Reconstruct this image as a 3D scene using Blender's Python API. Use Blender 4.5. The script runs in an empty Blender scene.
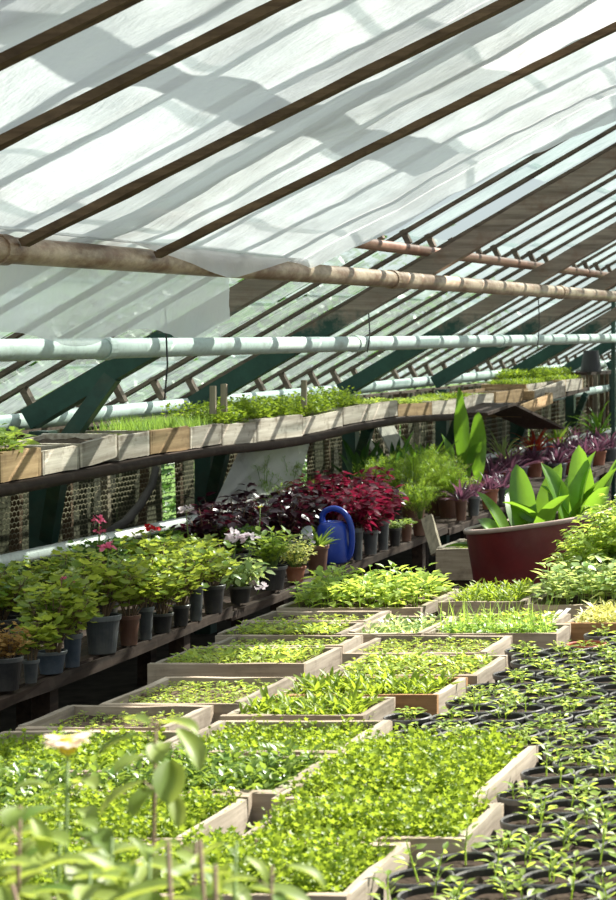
import bpy, math, random
import numpy as np
from mathutils import Vector, Matrix
PI = math.pi
random.seed(7)
rng = np.random.default_rng(11)
C = bpy.context.scene.collection

# world axes: x across the greenhouse (negative = towards the left eave), y along it, z up; the camera stands at (0,0,1.6)
F, VX, VY, EYE = 2000.0, 1000.0, 331.0, 1.6
def on_u(px, py, u):
    k = (px - VX) / F; v = u / k
    return (u, v, EYE - (py - VY) / F * v)
def v_at(px, u):
    return u * F / (px - VX)
def screen(x, y, z):
    return (VX + F * x / y, VY - F * (z - EYE) / y)

# ------------------------------------------------------------------ mesh builder
class MB:
    def __init__(s): s.V = []; s.F = []; s.n = 0; s.M = []
    def add(s, V, *Fs, mat=0):
        V = np.asarray(V, dtype=np.float64).reshape(-1, 3)
        for f in Fs:
            f = np.asarray(f, dtype=np.int64)
            if f.size:
                s.F.append(f + s.n); s.M.append(mat)
        s.V.append(V); s.n += len(V)
    def box(s, x0, x1, y0, y1, z0, z1, mat=0):
        V = [(x, y, z) for z in (z0, z1) for y in (y0, y1) for x in (x0, x1)]
        s.add(V, [(0, 2, 3, 1), (4, 5, 7, 6), (0, 1, 5, 4), (2, 6, 7, 3), (0, 4, 6, 2), (1, 3, 7, 5)], mat=mat)
    def bar(s, p0, p1, w, h, up=(0, 0, 1), mat=0, rough=0.0, seg=1):
        p0 = np.array(p0, float); p1 = np.array(p1, float); d = p1 - p0; L = np.linalg.norm(d); d /= L
        up = np.array(up, float); sx = np.cross(d, up); sx /= np.linalg.norm(sx); uz = np.cross(sx, d)
        V = []
        for i in range(seg + 1):
            c = p0 + d * L * i / seg
            for a, b in ((-1, -1), (1, -1), (1, 1), (-1, 1)):
                j = rng.normal(0, rough, 2) if rough else (0, 0)
                V.append(c + sx * (a * w / 2 + j[0]) + uz * (b * h / 2 + j[1]))
        Fs = []
        for i in range(seg):
            for k in range(4):
                a = i * 4 + k; b = i * 4 + (k + 1) % 4
                Fs.append((a, b, b + 4, a + 4))
        e = seg * 4
        Fs += [(3, 2, 1, 0), (e, e + 1, e + 2, e + 3)]
        s.add(V, Fs, mat=mat)
    def tube(s, pts, r, n=8, cap=True, mat=0):
        P = np.array(pts, float); m = len(P)
        R = np.full(m, r) if np.isscalar(r) else np.array(r, float)
        T = np.gradient(P, axis=0); T /= np.linalg.norm(T, axis=1)[:, None] + 1e-12
        ref = np.array((0, 0, 1.0)) if abs(T[0][2]) < .9 else np.array((1.0, 0, 0))
        a = np.cross(T[0], ref); a /= np.linalg.norm(a)
        V = []
        for i in range(m):
            a = a - T[i] * a.dot(T[i]); a /= np.linalg.norm(a); b = np.cross(T[i], a)
            for k in range(n):
                t = 2 * PI * k / n
                V.append(P[i] + R[i] * (math.cos(t) * a + math.sin(t) * b))
        Fs = [(i * n + k, i * n + (k + 1) % n, (i + 1) * n + (k + 1) % n, (i + 1) * n + k) for i in range(m - 1) for k in range(n)]
        s.add(V, Fs, mat=mat)
        if cap:
            e = (m - 1) * n
            s.F.append(np.array([[s.n - m * n + k for k in range(n - 1, -1, -1)]])); s.M.append(mat)
            s.F.append(np.array([[s.n - m * n + e + k for k in range(n)]])); s.M.append(mat)
    def lathe(s, prof, n=24, ctr=(0, 0, 0), sx=1, sy=1, mat=0):
        V = []; Fs = []
        for r, z in prof:
            for k in range(n):
                t = 2 * PI * k / n
                V.append((ctr[0] + r * math.cos(t) * sx, ctr[1] + r * math.sin(t) * sy, ctr[2] + z))
        for i in range(len(prof) - 1):
            for k in range(n):
                Fs.append((i * n + k, i * n + (k + 1) % n, (i + 1) * n + (k + 1) % n, (i + 1) * n + k))
        s.add(V, Fs, mat=mat)
    def disc(s, r, z, n=24, ctr=(0, 0), bump=0.0, mat=0):
        V = [(ctr[0], ctr[1], z + bump)]
        for q in (0.55, 1.0):
            for k in range(n):
                t = 2 * PI * k / n
                V.append((ctr[0] + r * q * math.cos(t), ctr[1] + r * q * math.sin(t), z + (rng.normal(0, .003) + bump * .6 if q < 1 else 0)))
        T = [(0, 1 + k, 1 + (k + 1) % n) for k in range(n)]
        Q = [(1 + k, 1 + n + k, 1 + n + (k + 1) % n, 1 + (k + 1) % n) for k in range(n)]
        s.add(V, T, Q, mat=mat)
    def build(s, name, mats, parent=None, loc=None, smooth=False):
        me = bpy.data.meshes.new(name)
        V = np.concatenate(s.V) if s.V else np.zeros((0, 3))
        if loc is not None: V = V - np.array(loc)
        me.vertices.add(len(V)); me.vertices.foreach_set('co', V.astype(np.float32).ravel())
        loops = np.concatenate([f.ravel() for f in s.F]); tot = np.concatenate([np.full(len(f), f.shape[1]) for f in s.F])
        mi = np.concatenate([np.full(len(f), m) for f, m in zip(s.F, s.M)])
        me.loops.add(len(loops)); me.loops.foreach_set('vertex_index', loops.astype(np.int32))
        me.polygons.add(len(tot)); st = np.concatenate([[0], np.cumsum(tot)[:-1]])
        me.polygons.foreach_set('loop_start', st.astype(np.int32))
        me.polygons.foreach_set('material_index', mi.astype(np.int32))
        me.polygons.foreach_set('use_smooth', np.full(len(tot), smooth))
        me.update(calc_edges=True); me.validate()
        for m in (mats if isinstance(mats, (list, tuple)) else [mats]): me.materials.append(m)
        o = bpy.data.objects.new(name, me); C.objects.link(o)
        if loc is not None and parent is None: o.location = loc
        if parent is not None: o.parent = parent
        return o

def tag(o, label=None, cat=None, group=None, kind=None):
    if label and len(label.replace('-', ' ').split()) > 16: print('LONG', len(label.split()), o.name, label)
    if label: o['label'] = label
    if cat: o['category'] = cat
    if group: o['group'] = group
    if kind: o['kind'] = kind
    return o
def thing(name, label, cat, loc=(0, 0, 0), rz=0.0, group=None, kind=None):
    o = bpy.data.objects.new(name, None); C.objects.link(o)
    o.empty_display_size = .05
    o.location = loc; o.rotation_euler = (0, 0, rz)
    return tag(o, label, cat, group, kind)
def copy_tree(o, parent=None):
    c = o.copy(); C.objects.link(c)
    if parent is not None: c.parent = parent
    for ch in list(o.children): copy_tree(ch, c)
    return c
ORD = 'nearest second third fourth fifth sixth seventh eighth ninth tenth eleventh twelfth thirteenth fourteenth fifteenth sixteenth seventeenth eighteenth nineteenth twentieth'.split()

# ------------------------------------------------------------------ materials
class NT:
    def __init__(s, name):
        s.m = bpy.data.materials.new(name); s.m.use_nodes = True; s.t = s.m.node_tree; s.t.nodes.clear()
        s.out = s.n('ShaderNodeOutputMaterial')
    def n(s, typ, **kw):
        nd = s.t.nodes.new(typ)
        for k, v in kw.items():
            if k.startswith('i_'):
                key = k[2:]; key = int(key) if key.isdigit() else key.replace('_', ' ')
                nd.inputs[key].default_value = v
            else: setattr(nd, k, v)
        return nd
    def l(s, a, b): s.t.links.new(a, b)
    def coords(s, scale=(1, 1, 1), kind='Object'):
        tc = s.n('ShaderNodeTexCoord'); mp = s.n('ShaderNodeMapping'); mp.inputs['Scale'].default_value = scale
        s.l(tc.outputs[kind], mp.inputs['Vector']); return mp.outputs['Vector']
    def noise(s, vec, scale=5, detail=4, rough=.55):
        nd = s.n('ShaderNodeTexNoise'); nd.inputs['Scale'].default_value = scale; nd.inputs['Detail'].default_value = detail; nd.inputs['Roughness'].default_value = rough
        if vec is not None: s.l(vec, nd.inputs['Vector'])
        return nd.outputs['Fac']
    def ramp(s, fac, stops, interp='LINEAR'):
        r = s.n('ShaderNodeValToRGB'); r.color_ramp.interpolation = interp; e = r.color_ramp.elements
        while len(e) < len(stops): e.new(.5)
        for k, (p, c) in enumerate(stops):
            e[k].position = p; e[k].color = (*c, 1) if len(c) == 3 else c
        s.l(fac, r.inputs['Fac']); return r.outputs['Color']
    def mix(s, a, b, fac, mode='MIX'):
        m = s.n('ShaderNodeMix', data_type='RGBA', blend_type=mode)
        for v, i in ((fac, 0), (a, 6), (b, 7)):
            if hasattr(v, 'is_linked') or hasattr(v, 'links'): s.l(v, m.inputs[i])
            else: m.inputs[i].default_value = v if i == 0 else (*v, 1)
        return m.outputs[2]
    def bump(s, h, strength=.3, dist=.01):
        b = s.n('ShaderNodeBump'); b.inputs['Strength'].default_value = strength; b.inputs['Distance'].default_value = dist
        s.l(h, b.inputs['Height']); return b.outputs['Normal']
    def math(s, op, a, b=None):
        m = s.n('ShaderNodeMath', operation=op)
        for i, v in enumerate((a, b)):
            if v is None: continue
            if hasattr(v, 'links'): s.l(v, m.inputs[i])
            else: m.inputs[i].default_value = v
        return m.outputs[0]
    def pbsdf(s, col, rough=.6, metal=0.0, spec=.5, normal=None):
        p = s.n('ShaderNodeBsdfPrincipled')
        if hasattr(col, 'links'): s.l(col, p.inputs['Base Color'])
        else: p.inputs['Base Color'].default_value = (*col, 1)
        if hasattr(rough, 'links'): s.l(rough, p.inputs['Roughness'])
        else: p.inputs['Roughness'].default_value = rough
        p.inputs['Metallic'].default_value = metal; p.inputs['Specular IOR Level'].default_value = spec
        if normal is not None: s.l(normal, p.inputs['Normal'])
        return p.outputs[0]
    def done(s, sh): s.l(sh, s.out.inputs['Surface']); return s.m

def wood(name, light, dark, axis='x', tint=.25, stain=(.09, .065, .045), stain_amt=.5):
    t = NT(name)
    sc = {'x': (2.5, 45, 45), 'y': (45, 2.5, 45), 'z': (45, 45, 2.5)}[axis]
    g = t.noise(t.coords(sc), 1.0, 5, .6)
    col = t.ramp(g, [(.3, dark), (.62, light)])
    n2 = t.noise(t.coords((1, 1, 1)), 14, 5, .65)
    st = t.ramp(n2, [(.5, (0, 0, 0)), (.72, (stain_amt,) * 3)])
    col = t.mix(col, stain, st)
    oi = t.n('ShaderNodeObjectInfo')
    v = t.ramp(oi.outputs['Random'], [(0, (1 - tint,) * 3), (1, (1 + tint * .6,) * 3)])
    col = t.mix(col, v, 1.0, 'MULTIPLY')
    return t.done(t.pbsdf(col, .8, 0, .25, t.bump(g, .5, .004)))
def leafmat(name, c1, c2, trans=.45, rough=.42, spec=.4, tcol=None, vein=None, spots=None):
    t = NT(name)
    geo = t.n('ShaderNodeNewGeometry')
    col = t.ramp(geo.outputs['Random Per Island'], [(0, c1), (.55, tuple((a + b) / 2 for a, b in zip(c1, c2))), (1, c2)])
    n = t.noise(t.coords(), 25, 2)
    col = t.mix(col, tuple(x * .55 for x in c1), t.ramp(n, [(.45, (0, 0, 0)), (.8, (.5, .5, .5))]))
    p = t.pbsdf(col, rough, 0, spec)
    tr = t.n('ShaderNodeBsdfTranslucent')
    tc = tcol or tuple(min(1, x * f) for x, f in zip(c2, (1.7, 1.55, .9)))
    tm = t.mix(tc, col, .35); t.l(tm, tr.inputs['Color'])
    mx = t.n('ShaderNodeMixShader'); mx.inputs[0].default_value = trans
    t.l(p, mx.inputs[1]); t.l(tr.outputs[0], mx.inputs[2])
    return t.done(mx.outputs[0])
def plain(name, col, rough=.5, metal=0, spec=.5, var=.25, scale=12, dust=None, dust_amt=.5, rnd=.0, bump=.15):
    t = NT(name)
    n = t.noise(t.coords(), scale, 5, .6)
    c = t.ramp(n, [(.3, tuple(x * (1 - var) for x in col)), (.7, tuple(min(1, x * (1 + var)) for x in col))])
    if dust:
        n2 = t.noise(t.coords(), scale * .6, 6, .7)
        c = t.mix(c, dust, t.ramp(n2, [(.45, (0, 0, 0)), (.75, (dust_amt,) * 3)]))
    if rnd:
        oi = t.n('ShaderNodeObjectInfo')
        c = t.mix(c, t.ramp(oi.outputs['Random'], [(0, (1 - rnd,) * 3), (1, (1 + rnd,) * 3)]), 1.0, 'MULTIPLY')
    return t.done(t.pbsdf(c, rough, metal, spec, t.bump(n, bump, .004)))
M = {}
M['wood_x'] = wood('weathered_wood_across', (.42, .35, .265), (.22, .175, .125), 'x')
M['wood_y'] = wood('weathered_wood_along', (.36, .315, .25), (.19, .16, .12), 'y')
M['wood_white'] = wood('sunlit_pale_wood', (.66, .59, .49), (.36, .30, .23), 'y', .4, (.13, .085, .05), .85)  # pale tray wood; sunshine on the shelf fronts is put into its colour
M['wood_tan'] = wood('tan_wood', (.47, .32, .17), (.27, .17, .08), 'y', .3, (.09, .055, .03), .6)
M['wood_warm'] = wood('warm_knotty_wood', (.40, .23, .105), (.22, .115, .05), 'x', .1)
M['wood_dark'] = wood('dark_old_wood', (.060, .037, .026), (.024, .015, .011), 'y', .2, (.17, .13, .10), .3)
M['panel'] = wood('olive_outer_planks', (.10, .10, .055), (.045, .045, .025), 'z', .5, (.02, .02, .012), .6)
M['batten'] = wood('brown_batten_wood', (.16, .105, .06), (.075, .046, .026), 'x', .15, (.04, .025, .018), .6)
M['bar'] = wood('old_bar_wood', (.15, .115, .085), (.055, .04, .03), 'x', .2)
M['stake'] = wood('stake_wood', (.33, .28, .2), (.17, .14, .1), 'z')
def beam_mat():
    t = NT('half_painted_beam')
    tc = t.n('ShaderNodeTexCoord'); sp = t.n('ShaderNodeSeparateXYZ'); t.l(tc.outputs['Object'], sp.inputs[0])
    n = t.noise(t.coords((1, 1, 1)), 6, 5, .7)
    g = t.noise(t.coords((3, 40, 40)), 1, 5, .6)
    br = t.ramp(g, [(.3, (.13, .098, .072)), (.65, (.29, .235, .185))])
    rust = t.mix(br, (.17, .09, .055), t.ramp(n, [(.5, (0, 0, 0)), (.7, (.7, .7, .7))]))
    gr = t.ramp(n, [(.3, (.010, .040, .030)), (.7, (.026, .085, .062))])
    z = t.math('ADD', sp.outputs[2], t.math('MULTIPLY', n, .5))
    col = t.mix(gr, rust, t.ramp(z, [(.80, (0, 0, 0)), (.90, (1, 1, 1))]))
    return t.done(t.pbsdf(col, .6, 0, .4, t.bump(n, .3, .005)))
M['beam'] = beam_mat()
M['green'] = plain('dark_green_paint', (.012, .05, .038), .45, var=.4, dust=(.10, .085, .05), dust_amt=.35)
def pipe_mat(name, base, patch, amt0, amt1, scale=9, rough=.45, metal=.0):
    t = NT(name)
    n = t.noise(t.coords((1, .45, 1)), scale, 6, .7); n2 = t.noise(t.coords(), 40, 4)
    c = t.mix(base, patch, t.ramp(n, [(amt0, (0, 0, 0)), (amt1, (.9, .9, .9))]))
    c = t.mix(c, tuple(x * .6 for x in base), t.ramp(n2, [(.5, (0, 0, 0)), (.75, (.6, .6, .6))]))
    return t.done(t.pbsdf(c, rough, metal, .45, t.bump(n, .2, .004)))
M['pipe_green'] = pipe_mat('pale_green_pipe_paint', (.50, .60, .555), (.25, .27, .2), .55, .75)
M['pipe_rust'] = pipe_mat('rusty_cream_pipe', (.52, .40, .28), (.17, .085, .045), .42, .58, 7)
M['pipe_brown'] = pipe_mat('rust_brown_pipe', (.24, .13, .085), (.12, .05, .03), .4, .6)
M['pipe_white'] = pipe_mat('pale_wall_pipe', (.80, .84, .78), (.30, .28, .2), .55, .72)
def glass_mat():
    t = NT('dirty_greenhouse_glass')
    geo = t.n('ShaderNodeNewGeometry')
    r = geo.outputs['Random Per Island']
    n = t.noise(t.coords((1, 1, 1)), 3.5, 6, .65); n2 = t.noise(t.coords((2, 6, 2)), 9, 5, .6)
    dirt = t.math('ADD', t.math('MULTIPLY', n, .6), t.math('MULTIPLY', r, .35))
    fac = t.ramp(dirt, [(.25, (.20,) * 3), (.5, (.38,) * 3), (.75, (.68,) * 3)])
    tp = t.n('ShaderNodeBsdfTransparent'); tp.inputs[0].default_value = (.74, .81, .80, 1)
    tl = t.n('ShaderNodeBsdfTranslucent'); t.l(t.mix(t.ramp(n2, [(.35, (.38, .42, .40)), (.7, (.68, .70, .69))]), (.40, .53, .50), t.ramp(r, [(0, (0, 0, 0)), (1, (.6, .6, .6))])), tl.inputs[0])
    gl = t.n('ShaderNodeBsdfGlossy'); gl.inputs['Roughness'].default_value = .15; gl.inputs[0].default_value = (.8, .9, .88, 1)
    m1 = t.n('ShaderNodeMixShader'); t.l(fac, m1.inputs[0]); t.l(tp.outputs[0], m1.inputs[1]); t.l(tl.outputs[0], m1.inputs[2])
    m2 = t.n('ShaderNodeMixShader'); m2.inputs[0].default_value = .05; t.l(m1.outputs[0], m2.inputs[1]); t.l(gl.outputs[0], m2.inputs[2])
    return t.done(m2.outputs[0])
M['glass'] = glass_mat()
def film_mat(name, clear, white=(.865, .87, .885), gloss=.06):
    t = NT(name)
    n = t.noise(t.coords((1.2, 2.5, 1.2)), 2.2, 5, .6); n2 = t.noise(t.coords((1, 1, 1)), 60, 3)
    tl = t.n('ShaderNodeBsdfTranslucent'); t.l(t.ramp(n, [(.3, tuple(x * .93 for x in white)), (.7, white)]), tl.inputs[0])
    df = t.n('ShaderNodeBsdfDiffuse'); df.inputs[0].default_value = (*[x * .9 for x in white], 1)
    tp = t.n('ShaderNodeBsdfTransparent'); tp.inputs[0].default_value = (.95, .96, .97, 1)
    gl = t.n('ShaderNodeBsdfGlossy'); gl.inputs['Roughness'].default_value = .22
    nb = t.bump(t.math('ADD', n, t.math('MULTIPLY', n2, .06)), .5, .05)
    for x in (tl, df, gl): t.l(nb, x.inputs['Normal'])
    a = t.n('ShaderNodeMixShader'); a.inputs[0].default_value = .36; t.l(tl.outputs[0], a.inputs[1]); t.l(df.outputs[0], a.inputs[2])
    b = t.n('ShaderNodeMixShader'); b.inputs[0].default_value = clear; t.l(a.outputs[0], b.inputs[1]); t.l(tp.outputs[0], b.inputs[2])
    c = t.n('ShaderNodeMixShader'); c.inputs[0].default_value = gloss; t.l(b.outputs[0], c.inputs[1]); t.l(gl.outputs[0], c.inputs[2])
    return t.done(c.outputs[0])
M['film'] = film_mat('white_plastic_film', .10)
M['film_skirt'] = film_mat('clear_plastic_film', .36, (.97, .97, .97), .10)
M['film_hang'] = film_mat('hanging_sheet', .05, (.97, .96, .92), .03)
M['soil'] = plain('dark_soil', (.065, .047, .033), .95, spec=.1, var=.6, scale=60, dust=(.22, .17, .12), dust_amt=.5, bump=.6)
M['soil_dark'] = plain('damp_potting_soil', (.034, .024, .017), .95, spec=.1, var=.6, scale=60, dust=(.12, .09, .06), dust_amt=.4, bump=.6)
M['ground'] = plain('earth_floor', (.05, .042, .034), .95, spec=.1, var=.5, scale=8, bump=.5)
M['grass_out'] = plain('outside_grass', (.10, .17, .04), .9, spec=.1, var=.5, scale=5)
M['black_pot'] = plain('black_plastic', (.020, .020, .022), .38, var=.3, dust=(.12, .105, .085), dust_amt=.45, rnd=.3, bump=.05)
M['rim_black'] = plain('lighter_black_rim', (.09, .09, .088), .32, var=.4, dust=(.28, .27, .25), dust_amt=.6, rnd=.3, bump=.03)  # rim colours a step paler than their pot bodies
M['rim_grey'] = plain('lighter_grey_rim', (.18, .19, .19), .4, var=.3, bump=.03)
M['rim_brown'] = plain('lighter_brown_rim', (.20, .10, .07), .45, var=.3, bump=.03)
M['grey_pot'] = plain('grey_plastic', (.060, .066, .070), .4, var=.3, dust=(.25, .23, .2), dust_amt=.4, bump=.05)
M['blue_grey_pot'] = plain('blue_grey_plastic', (.045, .062, .085), .4, var=.3, dust=(.22, .23, .24), dust_amt=.4, bump=.05)
M['brown_pot'] = plain('brown_plastic', (.12, .052, .032), .45, var=.3, dust=(.2, .15, .11), dust_amt=.35, bump=.05)
M['terra_pot'] = plain('terracotta', (.30, .10, .05), .7, var=.3, dust=(.35, .25, .2), dust_amt=.4, bump=.1)
M['red_pot'] = plain('orange_red_plastic', (.36, .07, .03), .5, var=.25, bump=.05)
M['maroon'] = plain('maroon_enamel', (.115, .010, .013), .38, var=.3, scale=7, dust=(.20, .10, .09), dust_amt=.35, bump=.06)
M['tub_in'] = plain('tub_inside', (.10, .055, .045), .6, var=.4, scale=7)
M['tub_rim'] = plain('tub_rim_metal', (.36, .27, .23), .45, var=.3, scale=10)
M['blue'] = plain('blue_plastic', (.012, .05, .36), .35, var=.12, dust=(.12, .17, .4), dust_amt=.2, bump=.03)
M['rose'] = plain('pale_sprinkler_plastic', (.55, .58, .6), .4)
M['wire'] = plain('netting_wire', (.30, .27, .17), .5, .2)
M['concrete'] = plain('old_concrete', (.16, .15, .13), .9, spec=.2, var=.35, scale=6, bump=.4)
M['cloth_pale'] = plain('pale_slab', (.42, .40, .33), .8, var=.2)
M['hose'] = plain('dusty_hose', (.060, .050, .042), .7, var=.4)
M['tag_white'] = plain('white_label', (.8, .8, .76), .5, var=.05)
M['black_rubber'] = plain('black_rubber', (.015, .014, .014), .5, var=.3)
# leaves
M['lime'] = leafmat('lime_salad_leaf', (.10, .195, .012), (.28, .375, .030), .5, .45, .35, (.46, .58, .05))
M['mid'] = leafmat('mid_green_leaf', (.08, .18, .025), (.22, .32, .06), .42, .36, .5)
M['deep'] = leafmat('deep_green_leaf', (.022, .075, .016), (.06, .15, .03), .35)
M['seedling'] = leafmat('seedling_leaf', (.20, .33, .05), (.42, .52, .11), .5)
M['pepper'] = leafmat('pepper_seedling_leaf', (.17, .30, .05), (.42, .54, .13), .5)
M['geranium'] = leafmat('geranium_leaf', (.12, .24, .03), (.42, .50, .10), .5, .34, .5)
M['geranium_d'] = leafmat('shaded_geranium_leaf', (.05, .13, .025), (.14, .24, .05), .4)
M['fern'] = leafmat('asparagus_fern_leaf', (.20, .36, .03), (.38, .52, .06), .5)
M['canna'] = leafmat('broad_canna_leaf', (.055, .17, .02), (.17, .33, .035), .45, .3, .6)
M['burg_d'] = leafmat('dark_purple_leaf', (.018, .004, .010), (.050, .010, .020), .28, .32, .5, (.12, .012, .03))
M['burg'] = leafmat('magenta_red_leaf', (.055, .004, .014), (.26, .014, .05), .38, .32, .5, (.55, .03, .09))
M['purple'] = leafmat('purple_leaf', (.07, .03, .06), (.20, .10, .15), .35, .35, .6, (.40, .14, .22))
M['redlf'] = leafmat('red_bromeliad_leaf', (.35, .03, .02), (.6, .10, .05), .4)
M['dry'] = leafmat('dried_brown_leaf', (.30, .17, .05), (.52, .33, .12), .4, .7, .1, (.6, .36, .10))
M['pale'] = leafmat('pale_sprout', (.35, .42, .12), (.58, .58, .24), .45)
M['chive'] = leafmat('chive_blade', (.16, .32, .05), (.34, .50, .12), .45)
M['varieg'] = leafmat('variegated_leaf', (.12, .26, .05), (.50, .60, .30), .42, .3, .6)
M['front'] = leafmat('young_front_leaf', (.10, .19, .035), (.30, .38, .09), .46, .45, .3)
M['stem'] = plain('green_stem', (.17, .26, .06), .6, var=.3)
M['stem_b'] = plain('brown_stem', (.20, .13, .075), .7, var=.3)
M['pink'] = leafmat('pink_petal', (.75, .09, .22), (.9, .25, .4), .35, .6, .2, (.9, .2, .35))
M['scarlet'] = leafmat('scarlet_petal', (.6, .012, .02), (.8, .03, .04), .35, .6, .2, (.8, .03, .05))
M['lilac'] = leafmat('pale_pink_petal', (.75, .60, .66), (.9, .8, .84), .35, .6, .2, (.9, .8, .85))
M['peach'] = leafmat('peach_petal', (.88, .70, .55), (.95, .88, .78), .35, .6, .2, (.95, .8, .65))
M['yellow'] = leafmat('yellow_petal', (.75, .55, .05), (.9, .75, .12), .35)
SKY=.62; SUN=10.0; SUND=(.45,.72,.80); EXPO=0.68
# ------------------------------------------------------------------ leaves (numpy batches)
def tm(verts, quads=(), tris=()):
    return np.array(verts, float), np.array(quads, int).reshape(-1, 4), np.array(tris, int).reshape(-1, 3)
def blade_tm(ws, fold=.25, droop=.15):
    # ws: half-widths at equal steps between base and tip (both pointed)
    n = len(ws); V = [(0, 0, 0)]
    for i, w in enumerate(ws):
        x = (i + 1) / (n + 1); z = -droop * x * x
        V += [(x, w, z + fold * w), (x, 0, z), (x, -w, z + fold * w)]
    V.append((1, 0, -droop)); T = [(0, 2, 1), (0, 3, 2)]; Q = []
    for i in range(n - 1):
        a = 1 + 3 * i
        Q += [(a, a + 1, a + 4, a + 3), (a + 1, a + 2, a + 5, a + 4)]
    e = 1 + 3 * (n - 1); t = len(V) - 1
    T += [(e, e + 1, t), (e + 1, e + 2, t)]
    return tm(V, Q, T)
def disc_tm(radii, cup=.15, petx=.0):
    n = len(radii); V = [(petx, 0, 0)]
    for k, r in enumerate(radii):
        t = -PI + 2 * PI * (k + .5) / n
        V.append((.5 + r * math.cos(t), r * math.sin(t), cup * r * (1 if k % 2 else .55)))
    V[0] = (.45, 0, -.05)
    return tm(V, (), [(0, 1 + k, 1 + (k + 1) % n) for k in range(n)])
T_OV = blade_tm([.24, .27, .15], .3, .2)
T_OV2 = blade_tm([.27, .20], .3, .18)
T_LANCE = blade_tm([.10, .12, .08], .3, .3)
T_ROUND = disc_tm([.30, .47, .40, .52, .42, .54, .42, .52, .40, .47, .30], .22)
T_LOBE = disc_tm([.28, .5, .24, .56, .28, .5, .28, .56, .24, .5], .18)
T_NEEDLE = tm([(0, .04, 0), (0, -.04, 0), (1, 0, 0)], (), [(0, 1, 2)])
T_BLADE = tm([(0, .02, 0), (0, -.02, 0), (.55, .017, 0), (.55, -.017, 0), (1, 0, -.06)], [(0, 1, 3, 2)], [(2, 3, 4)])
T_PETAL = blade_tm([.22, .30], .1, .05)
def leaves(mb, tmpl, O, yaw, pitch, roll, size, wid=1.0, mat=0):
    V, Q, T = tmpl; O = np.asarray(O, float); N = len(O)
    if N == 0: return
    yaw, pitch, roll, size = (np.broadcast_to(np.asarray(a, float), (N,)) for a in (yaw, pitch, roll, size))
    L = V[None] * size[:, None, None]; L = L * np.array([1, wid, 1])
    x, y, z = L[..., 0], L[..., 1], L[..., 2]
    cr, sr = np.cos(roll)[:, None], np.sin(roll)[:, None]; y, z = y * cr - z * sr, y * sr + z * cr
    cp, sp = np.cos(pitch)[:, None], np.sin(pitch)[:, None]; x, z = x * cp - z * sp, x * sp + z * cp
    cy, sy = np.cos(yaw)[:, None], np.sin(yaw)[:, None]; x, y = x * cy - y * sy, x * sy + y * cy
    P = np.stack([x, y, z], -1) + O[:, None, :]
    off = (np.arange(N) * len(V))[:, None, None]
    mb.add(P.reshape(-1, 3), (Q[None] + off).reshape(-1, 4) if len(Q) else [], (T[None] + off).reshape(-1, 3) if len(T) else [], mat=mat)
def sticks(mb, A, B, r, r2=None, mat=0):
    A = np.asarray(A, float); B = np.asarray(B, float); N = len(A)
    if N == 0: return
    r = np.broadcast_to(np.asarray(r, float), (N,)); r2 = r * .7 if r2 is None else np.broadcast_to(r2, (N,))
    P = np.empty((N, 6, 3))
    for k in range(3):
        t = 2 * PI * k / 3; d = np.array((math.cos(t), math.sin(t), 0.0))
        P[:, k] = A + d * r[:, None]; P[:, 3 + k] = B + d * r2[:, None]
    q = np.array([(0, 1, 4, 3), (1, 2, 5, 4), (2, 0, 3, 5)])
    mb.add(P.reshape(-1, 3), (q[None] + (np.arange(N) * 6)[:, None, None]).reshape(-1, 4), mat=mat)
def scatter(w, d, n, inset=.012):
    k = max(1, int(math.sqrt(n * w / d))); m = max(1, int(round(n / k)))
    gx, gy = np.meshgrid((np.arange(k) + .5) / k, (np.arange(m) + .5) / m)
    p = np.stack([gx.ravel(), gy.ravel()], -1) + rng.uniform(-.42, .42, (k * m, 2)) / np.array([k, m])
    return p * np.array([w - 2 * inset, d - 2 * inset]) + inset
def field(mb, w, d, n, L, tmpl, size, h, pitch=(.0, .7), z0=0.0, spread=.3, top=.45, stem=.0011, wid=1.0, over=0.0):
    """n little plants on a w x d patch, each L leaves on a thin stem"""
    P = scatter(w, d, n); N = len(P)
    if over: P = (P - np.array([w, d]) / 2) * (1 + over / np.array([w, d])) + np.array([w, d]) / 2
    H = rng.uniform(h[0], h[1], N)
    lean = rng.normal(0, .12, (N, 2)) * H[:, None]
    base = np.column_stack([P, np.full(N, z0)]); tip = base + np.column_stack([lean, H])
    sticks(mb, base, tip, stem)
    fr = np.tile(np.linspace(top, 1, L), N); i = np.repeat(np.arange(N), L); j = np.tile(np.arange(L), N)
    O = base[i] + (tip - base)[i] * fr[:, None]
    yaw = j * 2.4 + rng.uniform(0, 6.28, N)[i] + rng.normal(0, .25, N * L)
    s = rng.uniform(size[0], size[1], N)[i] * rng.uniform(.7, 1.1, N * L) * (1.1 - .35 * (fr - top) / (1.001 - top))
    pt = rng.uniform(pitch[0], pitch[1], N * L) + .4 * (fr - top)
    O = O + np.column_stack([np.cos(yaw), np.sin(yaw), np.zeros(N * L)]) * (s * spread * .5)[:, None]
    leaves(mb, tmpl, O, yaw, pt, rng.normal(0, .25, N * L), s, wid)

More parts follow.
